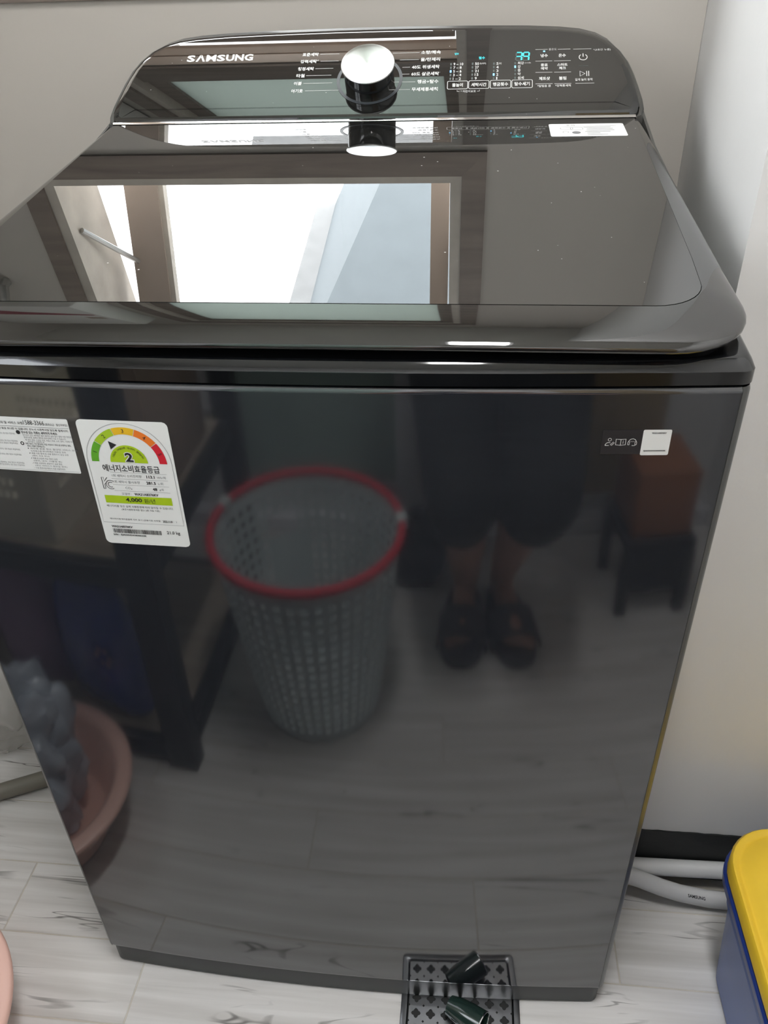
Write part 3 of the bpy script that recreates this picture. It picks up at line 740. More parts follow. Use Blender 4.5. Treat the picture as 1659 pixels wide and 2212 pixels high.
pw.line([(0.2640, 0.0660), (0.2640, 0.0745), (0.2700, 0.0703)], 0.0009, True); pw.rect(0.2718, 0.2727, 0.0660, 0.0745); pw.rect(0.2742, 0.2751, 0.0660, 0.0745); pw.build('start_symbol', M['white'], console)
gr.rect(0.2625, 0.2745, 0.0833, 0.0838)
p.build('button_name', M['white'], console); dm.build('button_line', M['dimprint'], console)
led.build('indicator_light', M['blueled'], console); cy.build('display_note', M['cyan'], console); gr.build('unlit_indicators', M['greyprint'], console, kind='stuff')

# --- caution sticker on the lid
lidp = lambda u, v, l: Vector((u, v, lidz(v) + l))
st = Print(lidp); st.poly([(a, b) for a, b in rrect(0.0432, 0.0245, 0.003, 4, 0.2655, 0.4865)], 0.0002)
ls_ = st.build('caution_sticker', M['sticker'], wm)
p = Print(lidp)
p.text('주의', 0.2420, 0.5045, w=0.010, h=0.0050, lift=.0004); p.rect(0.232, 0.300, 0.5008, 0.5014, .0004)
for i, (a, b) in enumerate(((0.262, 0.293), (0.265, 0.295), (0.264, 0.296), (0.262, 0.291), (0.264, 0.279), (0.264, 0.287))):
    p.rect(a, b, 0.4955-0.0056*i, 0.4968-0.0056*i, .0004)
p.line(rrect(0.007, 0.0035, 0.002, 3, 0.242, 0.492), 0.0006, True, .0004); p.line(rrect(0.007, 0.0045, 0.002, 3, 0.2535, 0.491), 0.0006, True, .0004)
p.arc(0.2400, 0.4780, 0.0030, 0.0036, 0, 360, 20, .0004); p.arc(0.2520, 0.4760, 0.0, 0.0050, 0, 360, 20, .0004)
p.build('sticker_print', M['greyink'], ls_, kind='stuff')

# --- stickers on the front panel
def panf(u, v, l): return Vector((u, front(u)-l, v))
def sticker(name, pts_fn, m, lift):
    """outline wrapped on the bowed panel: strips in x"""
    x0, x1, z0, z1, r = pts_fn; n = 20; mb = MB(); cols_ = []
    for i in range(n+1):
        # cosine spacing gives round corners
        t = i/n; x = x0 + (x1-x0)*(0.5-0.5*math.cos(PI*t)); d = min(x-x0, x1-x)
        e = r - math.sqrt(max(0, r*r-(r-d)**2)) if d < r else 0.0
        cols_.append((x, z0+e, z1-e))
    front_ = [panf(x, a, lift) for x, a, b in cols_] + [panf(x, b, lift) for x, a, b in reversed(cols_)]
    for i in range(n):
        a, b = cols_[i], cols_[i+1]
        mb.add([panf(a[0], a[1], lift), panf(b[0], b[1], lift), panf(b[0], b[2], lift), panf(a[0], a[2], lift)], [(0, 1, 2, 3)])
    return mb.build(name, m, wm, smooth=None, recalc=False)
EX, EZ = -0.180, 0.758
en = sticker('energy_label', (EX, EX+0.0778, EZ, EZ+0.1222, 0.0045), M['sticker'], 0.00025)
ef = lambda u, v, l: panf(EX+u, EZ+v, l+0.0003)
ink = {k: Print(ef) for k in ('black', 'grey', 'lime', 'white')}; bar_ = Print(ef)
ecx, ecy = 0.0388, 0.0837
for k, a0, a1 in (('g', 144.5, 180), ('lg', 108.5, 143.5), ('y', 72.5, 107.5), ('o', 36.5, 71.5), ('r', 0, 35.5)):
    r_ = Print(ef); r_.arc(ecx, ecy, 0.0263, 0.0327, a0, a1, 12); r_.build('grade_band', M['ink_'+k], en)
for i, a in enumerate((162, 126, 90, 54, 18)):
    t = math.radians(a); ink['black'].text(str(i+1), ecx+0.0295*math.cos(t), ecy+0.0295*math.sin(t), h=0.0034, ax='c', rot=t-PI/2, lift=.0003)
ink['lime'].arc(ecx, ecy, 0, 0.0163, 0, 180, 24)
ink['white'].text('2', ecx+0.0008, ecy+0.0052, h=0.0098, w=0.0082, bold=0.09, ax='c', lift=.0003)
ink['black'].text('2', ecx+0.0008, ecy+0.0052, h=0.0086, w=0.0068, bold=0.03, ax='c', lift=.0005)
ink['black'].poly([(0.0243, 0.1033), (0.0252, 0.0956), (0.0311, 0.1001)])
arcs = '1등급에 가까울수록 에너지가 절약됩니다'
for i, chh in enumerate(arcs):
    a = math.radians(158 - 136*i/(len(arcs)-1))
    if chh != ' ': ink['black'].text(chh, ecx+0.0139*math.cos(a), ecy+0.0139*math.sin(a), h=0.0019, ax='c', rot=a-PI/2, lift=.0003)
B_ = ink['black']; G_ = ink['grey']
B_.text('에너지소비효율등급', ecx, 0.0778, w=0.0497, h=0.0068, ax='c', bold=0.012)
for v in (0.0737, 0.0675, 0.0616, 0.0557): G_.rect(0.0195, 0.0690, v-0.0001, v+0.0001, n=6)
for v, t, val, un in ((0.0706, '1회 세탁시 소비전력량', '113.1', 'Wh/회'), (0.0646, '1회 세탁시 물사용량', '281.5', 'L/회'), (0.0586, 'CO₂', '48', 'g/회')):
    G_.text(t, 0.0205 if t[0] == '1' else 0.0300, v, h=0.0026); B_.text(val, 0.0580, v, h=0.0029, ax='r', bold=0.03); G_.text(un, 0.0600, v-0.0002, h=0.0026)
# certification mark: outlined K and C
kx, kz = 0.0104, 0.0572
B_.line([(kx, kz), (kx, kz+0.0112), (kx+0.0018, kz+0.0112), (kx+0.0018, kz+0.0070), (kx+0.0050, kz+0.0112)], 0.0005)
B_.line([(kx, kz), (kx+0.0018, kz), (kx+0.0018, kz+0.0044), (kx+0.0030, kz+0.0056)], 0.0005)
B_.arc(kx+0.0072, kz+0.0042, 0.0040, 0.0045, 50, 300, 18); B_.arc(kx+0.0072, kz+0.0042, 0.0022, 0.0027, 50, 300, 14)
G_.text('모델명 :', 0.0255, 0.0528, h=0.0025); B_.text('WA21A8376KV', 0.0365, 0.0529, w=0.0215, h=0.0026, bold=0.02)
bar_.rect(0.0093, 0.0690, 0.0430, 0.0506, n=8); bar_.build('price_band', M['ink_lime'], en)
B_.text('4,000', 0.0278, 0.0467, w=0.0145, h=0.0046, bold=0.025, lift=.0003); B_.text('원/년', 0.0442, 0.0467, w=0.0098, h=0.0042, lift=.0003)
B_.text('에너지비용 등은 실제 사용환경에 따라 달라질 수 있습니다.', 0.0090, 0.0399, w=0.0598, h=0.0022); B_.text(fine('(표준사용환경에서 월21.3회 가동 기준)'), 0.0390, 0.0366, w=0.0345, h=0.0022, ax='c')
B_.text(fine('에너지이용합리화법에 의한 표시 (적용기준 시행일:'), 0.0088, 0.0263, w=0.0465, h=0.0020); B_.text('2022.11.01', 0.0570, 0.0262, w=0.0088, h=0.0022, bold=.03); B_.text(')', 0.0690, 0.0262, h=0.0022)
fr_ = [(0.0022, 0.0226)] + [(0.0022, 0.0226+(0.0837-0.0226)*i/4) for i in range(1, 5)]
fr_ += [(ecx + 0.0366*math.cos(math.radians(a)), ecy + 0.0362*math.sin(math.radians(a))) for a in range(175, 4, -6)] + [(0.0754, 0.0837), (0.0754, 0.0226)]
G_.line(fr_, 0.0003, True)
B_.text('WA21A8376KV', 0.0084, 0.0184, w=0.0195, h=0.0023, bold=0.03)
random.seed(3); x = 0.0090
while x < 0.0535:
    w = random.choice((0.00022, 0.00022, 0.0004, 0.0006)); B_.rect(x, x+w, 0.0115, 0.0160); x += w + random.choice((0.00022, 0.00030, 0.00045))
B_.text('S/N : 5J425DDX400033K', 0.0084, 0.0094, w=0.0308, h=0.0022, bold=0.03); B_.text('21.0 kg', 0.0586, 0.0141, w=0.0118, h=0.0044, bold=0.01)
ink['lime'].build('grade_badge', M['ink_lime'], en); ink['white'].build('grade_halo', M['sticker'], en)
B_.build('black_ink', M['blackink'], en, kind='stuff'); G_.build('grey_ink', M['greyink'], en, kind='stuff')
# service notice at the left edge
SX, SZ = -0.312, 0.8285
sv = sticker('service_notice', (SX, -0.1868, SZ, 0.8795, 0.0008), M['sticker'], 0.00025)
sfn = lambda u, v, l: panf(u, v, l+0.0003)
p = Print(sfn); g = Print(sfn)
p.text('제품문의 및 서비스 요청', -0.2270, 0.8742, h=0.0026, ax='r', bold=.01); p.text('1588-3366', -0.2262, 0.8750, w=0.0183, h=0.0040); p.text('(통화요금 : 발신자부담)', -0.2072, 0.8738, w=0.0195, h=0.0026)
p.rect(-0.310, -0.1875, 0.87090, 0.87115, n=10)
p.text(fine('이러한 제품 노후로 인하여 화재 및 누전 등을 초래할 수 있습니다. 반드시 안전점검을 받도록 하십시오.'), -0.1882, 0.8688, w=0.098, h=0.0021, ax='r', bold=.01)
p.arc(-0.2335, 0.8656, 0, 0.0019, 0, 360, 20); p.arc(-0.2327, 0.8553, 0.0009, 0.0017, 0, 360, 16)
p.text('방수성 있는 의류는 세탁하지 마세요.', -0.2305, 0.8657, w=0.0320, h=0.0024, bold=.02)
g.text(fine('방수성이 있는 세탁물은 물이 빠지지 않아 탈수 중에 이상 진동을'), -0.2300, 0.8632, w=0.0430, h=0.0018); g.text(fine('발생시키며, 인체나 상해를 일으키거나 다칠 수 있습니다.'), -0.2296, 0.8610, w=0.0375, h=0.0018)
g.text(fine('예: 방수 커버, 스키복, 비옷, 자동차 커버, 텐트, 침낭, 기저귀 커버'), -0.2290, 0.8588, w=0.0430, h=0.0018); g.text(fine('(고어텍스, 나일론) 등'), -0.2274, 0.8569, w=0.0150, h=0.0018)
p.text(fine('무상 서비스 기간 중이라도 아래 사항으로 서비스를 요청하신 경우,'), -0.2298, 0.8551, w=0.0405, h=0.0019, bold=.01); p.text(fine('서비스 비용이 청구됩니다.'), -0.2290, 0.8530, w=0.0160, h=0.0019, bold=.01)
yy = 0.8508
for a, w in (('▶ 세탁조 분해 청소 관련된 서비스 요청', .0420), ('  누수호스를 연결하거나 이상한 경우', .0315), ('▶ 제품 이동 설치 후 사용 미숙으로 인한 요청', .0330), ('  (거리, 전압 연결)', .0155), ('▶ 제품 외 요인에 의한 서비스 요청', .0220), ('  (단전, 단수, 이물질 등)', .0255), ('▶ 제품 사용설명, 분해하지 않고 조정', .0250), ('  (단순 서비스가 필요한 경우)', .0290), ('▶ 사용 설명서를 반드시 읽고 사용하세요.', .0270)):
    if a[0] == '▶': p.poly([(-0.2290+0.0002*(0.8508-yy)/0.002, yy+0.0007), (-0.2290, yy-0.0007), (-0.2279, yy)])
    g.text(fine(a.strip('▶ ')), -0.2270, yy, w=w, h=0.0017); yy -= 0.00235
for i, (z, w) in enumerate(((0.8640, .020), (0.8570, .022), (0.8548, .030), (0.8490, .026), (0.8440, .026), (0.8360, .028), (0.8338, .024))):
    g.text(fine('세탁기를 설치하는 경우 반드시 확인하세요.'), -0.2365+0.0003*(i % 2), z, w=w, h=0.0017, ax='r')
p.rect(-0.310, -0.1878, 0.82985, 0.83000, n=10)
p.build('black_ink', M['blackink'], sv, kind='stuff'); g.build('grey_ink', M['greyink'], sv, kind='stuff')
# support sticker on the right, dark half with three line icons, white half
QX, QZ = 0.239, 0.858
qd = sticker('support_sticker', (QX, QX+0.0308, QZ+0.0002, QZ+0.0212, 0.0006), M['darksticker'], 0.00025)
qw = sticker('support_sticker_tab', (QX+0.0305, QX+0.0519, QZ-0.0008, QZ+0.0212, 0.0012), M['sticker'], 0.00028)
qf = lambda u, v, l: panf(QX+u, QZ+v, l+0.0003)
p = Print(qf)
p.arc(0.0060, 0.0130, 0.0010, 0.0014, 0, 360, 18); p.arc(0.0055, 0.0080, 0.0023, 0.0028, 60, 180, 10); p.line([(0.0028, 0.0080), (0.0058, 0.0080)], 0.0005)
p.line([(0.0068, 0.0085), (0.0090, 0.0110), (0.0098, 0.0103), (0.0078, 0.0080)], 0.0005, True)
p.line([(0.0108, 0.0135), (0.0108, 0.0085), (0.0145, 0.0081), (0.0182, 0.0085), (0.0182, 0.0135), (0.0145, 0.0131)], 0.0005, True); p.line([(0.0145, 0.0131), (0.0145, 0.0081)], 0.0005)
p.text('i', 0.0163, 0.0109, h=0.0028, ax='c')
p.arc(0.0233, 0.0108, 0.0026, 0.0031, 0, 180, 14); p.line(rrect(0.0006, 0.0014, 0.0005, 3, 0.0206, 0.0098), 0.0004, True); p.line(rrect(0.0006, 0.0014, 0.0005, 3, 0.0260, 0.0098), 0.0004, True)
p.line([(0.0260, 0.0085), (0.0252, 0.0078), (0.0232, 0.0078)], 0.0005)
for k in range(3): p.arc(0.0222+0.0011*k, 0.0112, 0, 0.0003, 0, 360, 8)
p.build('icons', M['white'], qd, kind='stuff')
p = Print(qf); p.text('WA21A8376KV', 0.0425, 0.0184, w=0.0110, h=0.0014, ax='c', bold=.02); p.text('5J425DDX400033K', 0.0412, 0.0030, w=0.0170, h=0.0016, ax='c', bold=.03)
p.build('black_ink', M['blackink'], qw, kind='stuff')
# fine dust flecks are left to the lid's own surface

# ================================================================== THINGS IN DIRECT VIEW
# floor drain with clover holes
dr = tag(empty('floor_drain', (0.155, 0.02, 0.0)), 'square steel floor drain with clover-shaped holes at the machine foot', 'drain')
DX, DY, DH = 0.1545, 0.0215, 0.0805
fm = MB()
o_ = rrect(DH, DH, 0.006, 4, DX, DY); i_ = rrect(DH-0.010, DH-0.010, 0.004, 4, DX, DY)
fm.loops([[(x, y, 0.0) for x, y in o_], [(x, y, 0.003) for x, y in o_], [(x, y, 0.0042) for x, y in rrect(DH-0.002, DH-0.002, 0.005, 4, DX, DY)],
          [(x, y, 0.0042) for x, y in rrect(DH-0.008, DH-0.008, 0.004, 4, DX, DY)], [(x, y, 0.0012) for x, y in i_]])
fm.build('drain_rim', M['steel'], dr, smooth=50)
MB().box(DX-DH+0.009, DX+DH-0.009, DY-DH+0.009, DY+DH-0.009, 0.0004, 0.0009).build('drain_pit_shade', M['pit_shade'], dr, smooth=None)  # flat dark sheet, its colour stands for the shade below the holes
gm = MB(); nc = 7; pt_ = 2*(DH-0.011)/nc
def clover(r=0.0060, n=32):
    out = []
    for k in range(n):
        a = 2*PI*(k+0.5)/n; rr = r*(0.78 + 0.30*abs(math.cos(2*a))**0.8 - 0.12*abs(math.sin(2*a))); out.append((rr*math.cos(a), rr*math.sin(a)))
    return out
cl_ = clover()
for i in range(nc):
    for j in range(nc):
        cx_ = DX-DH+0.011+pt_*(i+0.5); cy_ = DY-DH+0.011+pt_*(j+0.5)
        sq = []
        for k in range(32):
            a = 2*PI*(k+0.5)/32; s_ = 1/max(abs(math.cos(a)), abs(math.sin(a))); sq.append((pt_/2*s_*math.cos(a), pt_/2*s_*math.sin(a)))
        gm.loops([[(cx_+x, cy_+y, 0.0034) for x, y in sq], [(cx_+x, cy_+y, 0.0034) for x, y in cl_], [(cx_+x, cy_+y, 0.0018) for x, y in cl_]])
gm.build('drain_grate', M['steel'], dr, smooth=None)
# short green pipe end resting on the drain
pe = tag(empty('pipe_end', (0.15, -0.03, 0.004)), 'short dark green glassy pipe end lying on the floor drain', 'pipe')
axp = [(0.140, -0.012, 0.0200), (0.152, -0.018, 0.0215), (0.166, -0.026, 0.0235), (0.184, -0.036, 0.026)]
mb = MB(); mb.tube(axp, [0.0125, 0.0155, 0.0170, 0.0175], 24, caps=False); mb.tube(list(reversed(axp)), [0.0160, 0.0155, 0.0140, 0.0105], 24, caps=False)
mb.build('pipe_body', M['greenglass'], pe)
tv = (Vector(axp[-1])-Vector(axp[-2])).normalized(); a_ = Vector((0, 0, 1)); a_ = (a_-tv*a_.dot(tv)).normalized(); b_ = tv.cross(a_)
mb = MB(); mb.tube([Vector(axp[-1]) + (a_*math.cos(2*PI*k/36)+b_*math.sin(2*PI*k/36))*0.0168 for k in range(36)], 0.0011, 8, closed=True)
mb.build('pipe_lip', M['chrome'], pe)

# yellow-lidded blue container
bk = tag(empty('storage_bucket', (0.625, -0.02, 0)), 'square blue plastic bucket with a yellow snap-on lid', 'bucket')
BX, BY, BHt = 0.640, -0.030, 0.25
def rl(h, r, z, n=8): return [(x, y, z) for x, y in rrect(h, h, r, n, BX, BY)]
mb = MB()
mb.loops([rl(0.128, 0.045, 0.001), rl(0.133, 0.05, 0.006), rl(0.146, 0.055, 0.165), rl(0.147, 0.055, 0.168)], True)
mb.loops([rl(0.147, 0.055, 0.168), rl(0.150, 0.058, 0.170), rl(0.150, 0.058, 0.176), rl(0.148, 0.056, 0.178), rl(0.152, 0.058, 0.206)])
mb.build('bucket_body', M['bluebin'], bk)
mb = MB(); mb.loops([rl(0.152, 0.058, 0.205), rl(0.160, 0.064, 0.207), rl(0.1622, 0.066, 0.210), rl(0.1630, 0.066, 0.222), rl(0.1615, 0.066, 0.224), rl(0.15, 0.058, 0.224)])
mb.build('bucket_collar', M['navybin'], bk)
mb = MB(); mb.loops([rl(0.158, 0.064, 0.226), rl(0.1605, 0.066, 0.228), rl(0.1605, 0.066, 0.247), rl(0.158, 0.064, 0.2505), rl(0.155, 0.062, 0.2505), rl(0.152, 0.060, 0.2475),
                     rl(0.148, 0.056, 0.2475), rl(0.140, 0.052, 0.2535), rl(0.118, 0.040, 0.2545), rl(0.113, 0.036, 0.2525), rl(0.108, 0.034, 0.2505), rl(0.02, 0.01, 0.2505)], False, True)
mb.build('bucket_lid', M['yellow'], bk, smooth=45)
# hoses along the right wall
h1 = tag(empty('drain_hose', (0.6, 0.19, 0)), 'white drain hose with printed lettering on the floor beside the bucket', 'hose')
hA = MB(); pathA = [(0.372, 0.178, 0.060), (0.395, 0.175, 0.058), (0.420, 0.173, 0.050), (0.448, 0.172, 0.037), (0.478, 0.172, 0.0255), (0.52, 0.172, 0.0165), (0.58, 0.172, 0.0128), (0.66, 0.172, 0.0128), (0.75, 0.172, 0.0128), (0.86, 0.172, 0.0128)]
hA.tube(pathA, 0.0125, 16); hA.build('hose_tube', M['hose'], h1)
h2 = tag(empty('inlet_hose', (0.6, 0.2, 0)), 'plain white hose lying against the black wall foot behind the lettered hose', 'hose')
hB = MB(); hB.tube([(0.394, 0.1985, 0.045), (0.43, 0.1985, 0.046), (0.48, 0.1985, 0.0475), (0.55, 0.1985, 0.0500), (0.65, 0.1985, 0.050), (0.78, 0.1985, 0.048), (0.90, 0.1985, 0.046)], 0.0125, 16); hB.build('hose_tube', M['hose'], h2)
# lettering on the hose
def hosef(u, v, l):
    P = [Vector(q) for q in pathA]; t = (u-P[4].x)/(P[5].x-P[4].x); c0 = P[4].lerp(P[5], t)
    ang = math.radians(52) + v/0.0125; r = 0.0127
    return c0 + Vector((0, -math.cos(ang)*r, math.sin(ang)*r))
p = Print(hosef); p.text('SAMSUNG', 0.487, 0.0, w=0.026, h=0.0045, bold=0.03); p.build('hose_lettering', M['blackink'], h1)

# peach wash basin with a bag in it
bs = tag(empty('wash_basin', (-0.584, -0.158, 0)), 'round peach plastic wash basin on the floor beside the machine', 'basin')
BC = (-0.584, -0.158, 0)
mb = MB(); mb.lathe([(0.002, 0.003), (0.112, 0.003), (0.118, 0.001), (0.124, 0.006), (0.155, 0.100), (0.178, 0.104), (0.184, 0.108), (0.185, 0.113), (0.181, 0.117), (0.162, 0.118), (0.152, 0.110), (0.120, 0.012), (0.112, 0.008), (0.002, 0.008)], 72, BC)
mb.build('basin_bowl', M['pink'], bs, smooth=60)
def crumple(name, c, r, m, seed, squash=(1, 1, 1), amp=0.35, lo=0.0, sub=5):
    b = bmesh.new(); bmesh.ops.create_icosphere(b, subdivisions=sub, radius=1.0)
    for v in b.verts:
        d = v.co.normalized(); o = Vector((seed*3.1, seed*1.7, seed*0.9))
        k = 1 + amp*(abs(noise.noise(d*1.6+o))*1.5 - 0.35) + amp*0.5*abs(noise.noise(d*4.0+o)) + amp*0.22*abs(noise.noise(d*9.0+o))
        q = Vector((d.x*squash[0], d.y*squash[1], d.z*squash[2]))*r*k + Vector(c)
        q.z = max(q.z, lo + 0.0015*(1+noise.noise(d*6))); v.co = q
    me = bpy.data.meshes.new(name); b.to_mesh(me); b.free(); me.shade_smooth(); me.set_sharp_from_angle(angle=math.radians(38))
    return link(name, me, m)
tag(crumple('plastic_bag', (-0.605, -0.165, 0.150), 0.110, M['bluebag'], 2, (1.0, 0.92, 1.55), 0.42, 0.012), 'crumpled bluish plastic bag stuffed in the peach basin', 'bag')
tag(crumple('plastic_bag', (-0.70, 0.415, 0.16), 0.125, M['bag'], 5, (1, 0.75, 1.35), 0.22, 0.002), 'clear crinkled plastic bag on the floor behind the machine side', 'bag')
hg = MB(); hg.tube([(-0.95, 0.20, 0.016), (-0.80, 0.215, 0.016), (-0.70, 0.245, 0.016), (-0.62, 0.285, 0.016), (-0.54, 0.325, 0.016), (-0.45, 0.37, 0.016), (-0.38, 0.44, 0.018)], 0.0145, 14)
tag(hg.build('grey_hose', M['greyhose']), 'grey rubber hose on the floor running behind the machine', 'hose')

# ================================================================== THINGS SEEN MIRRORED IN THE FRONT PANEL
# laundry basket with square holes
lb = tag(empty('laundry_basket', (-0.13, -0.562, 0)), 'tall pale plastic laundry basket with square holes and a red rim', 'laundry basket')
KC = Vector((-0.13, -0.562, 0)); NT, NR = 46, 15; z0_, z1_ = 0.022, 0.372
def kr(z): return 0.128 + (0.187-0.128)*(z/0.40)**0.85
def kp(t, z, dr=0): r = kr(z)+dr; return KC + Vector((r*math.cos(t), r*math.sin(t), z))
mb = MB(); solid = set()
for a in range(NT):
    ta = math.degrees(2*PI*(a+0.5)/NT)
    for r_ in range(NR):
        if 226 < ta < 256 and 5 <= r_ <= 10: solid.add((a, r_))
        if 226 < ta < 252 and 11 <= r_ <= 12: solid.add((a, r_, 'open'))
for a in range(NT):
    t0, t1 = 2*PI*a/NT, 2*PI*(a+1)/NT
    for r_ in range(NR):
        za = z0_ + (z1_-z0_)*r_/NR; zb = z0_ + (z1_-z0_)*(r_+1)/NR
        if (a, r_, 'open') in solid: continue
        if (a, r_) in solid:
            mb.add([kp(t0, za), kp(t1, za), kp(t1, zb), kp(t0, zb)], [(0, 1, 2, 3)]); continue
        e = 0.23; ti, tj = t0+(t1-t0)*e, t1-(t1-t0)*e; zi, zj = za+(zb-za)*e, zb-(zb-za)*e
        mb.add([kp(t0, za), kp(t1, za), kp(t1, zb), kp(t0, zb), kp(ti, zi), kp(tj, zi), kp(tj, zj), kp(ti, zj)],
               [(0, 1, 5, 4), (1, 2, 6, 5), (2, 3, 7, 6), (3, 0, 4, 7)])
for za, zb in ((0.001, z0_), (z1_, 0.398)):
    for a in range(NT):
        t0, t1 = 2*PI*a/NT, 2*PI*(a+1)/NT; mb.add([kp(t0, za), kp(t1, za), kp(t1, zb), kp(t0, zb)], [(0, 1, 2, 3)])
bo = mb.build('basket_wall', M['basket'], lb, smooth=None, recalc=False)
so = bo.modifiers.new('thickness', 'SOLIDIFY'); so.thickness = 0.0022; so.offset = -1
MB().lathe([(0.002, 0.004), (0.124, 0.004), (0.126, 0.002), (0.126, 0.0005), (0.002, 0.0005)], 46, KC).build('basket_base', M['basket'], lb)
mb = MB(); mb.tube([KC + Vector((0.188*math.cos(2*PI*k/80), 0.188*math.sin(2*PI*k/80), 0.401)) for k in range(80)], 0.0085, 10, closed=True)
mb.build('basket_rim', M['redrim'], lb)
for s_ in (-1, 1):
    t = math.radians(-8 if s_ > 0 else 196)
    MB().box(-0.014, 0.014, -0.011, 0.011, 0.389, 0.412, Matrix.Translation(KC + Vector((0.188*math.cos(t), 0.188*math.sin(t), 0))) @ Matrix.Rotation(t+PI/2, 4, 'Z'), ch=0.004).build('rim_clip', M['basket'], lb)

# black steel rack with plywood shelves
rk = tag(empty('storage_rack', (-0.67, -0.62, 0)), 'black steel storage rack with plywood shelves by the left wall', 'rack')
RX0, RX1, RY0, RY1 = -0.985, -0.345, -0.90, -0.332
for px_ in (RX0, RX1-0.060):
    for py_ in (RY0, RY1-0.04):
        MB().box(px_, px_+0.060, py_, py_+0.04, 0, 0.78, ch=0.002).build('post', M['rack'], rk)
for zt in (0.056, 0.446):
    for py_ in (RY0+0.006, RY1-0.030): MB().box(RX0+0.060, RX1-0.060, py_, py_+0.024, zt-0.044, zt, ch=0.002).build('beam', M['rack'], rk)
    for px_ in (RX0+0.016, RX1-0.044): MB().box(px_, px_+0.028, RY0+0.04, RY1-0.04, zt-0.044, zt, ch=0.002).build('side_beam', M['rack'], rk)
    MB().box(RX0+0.045, RX1-0.045, RY0+0.031, RY1-0.031, zt-0.016, zt-0.001).build('shelf_board', M['ply'], rk, smooth=None)
# ivory bin with slots
ib = tag(empty('storage_bin', (-0.68, -0.50, 0.446)), 'ivory plastic storage bin with slotted sides on the rack shelf', 'bin')
def bin_pt(u, v, w): return None
x0, x1, y0, y1, zb, zt = -0.800, -0.545, -0.63, -0.374, 0.4465, 0.640
g_ = 0.020
cb_ = [(x0, y0), (x1, y0), (x1, y1), (x0, y1)]; ct_ = [(x0-g_, y0-g_), (x1+g_, y0-g_), (x1+g_, y1+g_*0.8), (x0-g_, y1+g_*0.8)]
def wallpt(i, s_, t): 
    j = (i+1) % 4; a = Vector(cb_[i]).lerp(Vector(cb_[j]), s_); b = Vector(ct_[i]).lerp(Vector(ct_[j]), s_); q_ = a.lerp(b, t)
    dip = -0.030*math.exp(-((s_-0.5)/0.16)**2) if t > 0.999 else 0
    return Vector((q_.x, q_.y, zb+(zt-zb)*t+dip))
mb = MB(); tt = [0, 0.44, 0.50, 0.56, 0.62, 0.8, 1.0]; nu = 36
for i in range(4):
    for a in range(nu):
        for k in range(len(tt)-1):
            if k in (1, 3) and a % 2 == 1 and 6 < a < nu-6: continue
            s0, s1 = a/nu, (a+1)/nu
            mb.add([wallpt(i, s0, tt[k]), wallpt(i, s1, tt[k]), wallpt(i, s1, tt[k+1]), wallpt(i, s0, tt[k+1])], [(0, 1, 2, 3)])
mb.add([(x, y, zb+0.002) for x, y in cb_], [(0, 1, 2, 3)])
o = mb.build('bin_body', M['ivory'], ib, smooth=None, recalc=False); so = o.modifiers.new('thickness', 'SOLIDIFY'); so.thickness = 0.003; so.offset = 1
rim = [wallpt(i, a/nu, 1.0) for i in range(4) for a in range(nu)]
mb = MB(); mb.tube(rim, 0.005, 8, closed=True); mb.build('bin_rim', M['ivory'], ib)
# cartons on the shelf behind the bin
def carton(nm, x0, x1, y0, y1, z0, z1, m, label, rz=0.0):
    e = tag(empty(nm, ((x0+x1)/2, (y0+y1)/2, z0)), label, 'box')
    mt = Matrix.Translation(((x0+x1)/2, (y0+y1)/2, 0)) @ Matrix.Rotation(rz, 4, 'Z') @ Matrix.Translation((-(x0+x1)/2, -(y0+y1)/2, 0))
    MB().box(x0, x1, y0, y1, z0, z1, mt, ch=0.002).build('carton_body', m, e)
    for sx_ in (0, 1):
        a = x0 if sx_ == 0 else (x0+x1)/2+0.0008; b = (x0+x1)/2-0.0008 if sx_ == 0 else x1
        MB().box(a, b, y0, y1, z1, z1+0.003, mt).build('flap', m, e, smooth=None)
    return e
carton('cardboard_box', -0.512, -0.40, -0.80, -0.52, 0.4465, 0.70, M['carton'], 'brown cardboard box on the rack shelf behind the ivory bin')
# detergent pouches on the bottom shelf
def pouch(nm, c, w, h, d, m, label, rz=0.0, print_m=None):
    e = tag(empty(nm, c), label, 'pouch'); mb = MB(); ls = []
    for k in range(15):
        t = k/14; prof_ = math.sin(PI*min(1, (t*0.90+0.10)))**0.55
        ww = w*(0.5 - 0.10*max(0, t-0.75)/0.25); dd = d*0.5*prof_*(1-0.35*t)+0.002
        l = []
        for j in range(32):
            a = 2*PI*j/32; sx_ = math.copysign(abs(math.cos(a))**0.55, math.cos(a)); sy_ = math.copysign(abs(math.sin(a))**0.9, math.sin(a))
            x = ww*sx_; y = dd*sy_ + 0.004*noise.noise(Vector((x*25, t*9, c[0]*9))); z = h*t
            l.append(Vector(c) + Vector((x*math.cos(rz)-y*math.sin(rz), x*math.sin(rz)+y*math.cos(rz), z)))
        ls.append(l)
    mb.loops(ls, True, True); body = mb.build('pouch_body', m, e, smooth=60)
    top_ = Vector(c) + Vector((w*0.28, 0, h-0.004))
    MB().lathe([(0.011, 0.0), (0.011, 0.016), (0.016, 0.017), (0.016, 0.034), (0.002, 0.036)], 20, top_, cap0=True).build('spout_cap', M['sticker'] if print_m is None else print_m, e)
    return e, body
e, body = pouch('detergent_pouch', (-0.555, -0.43, 0.0562), 0.19, 0.29, 0.12, M['bluepouch'], 'glossy dark blue detergent pouch on the bottom rack shelf', 0.25, M['purple'])
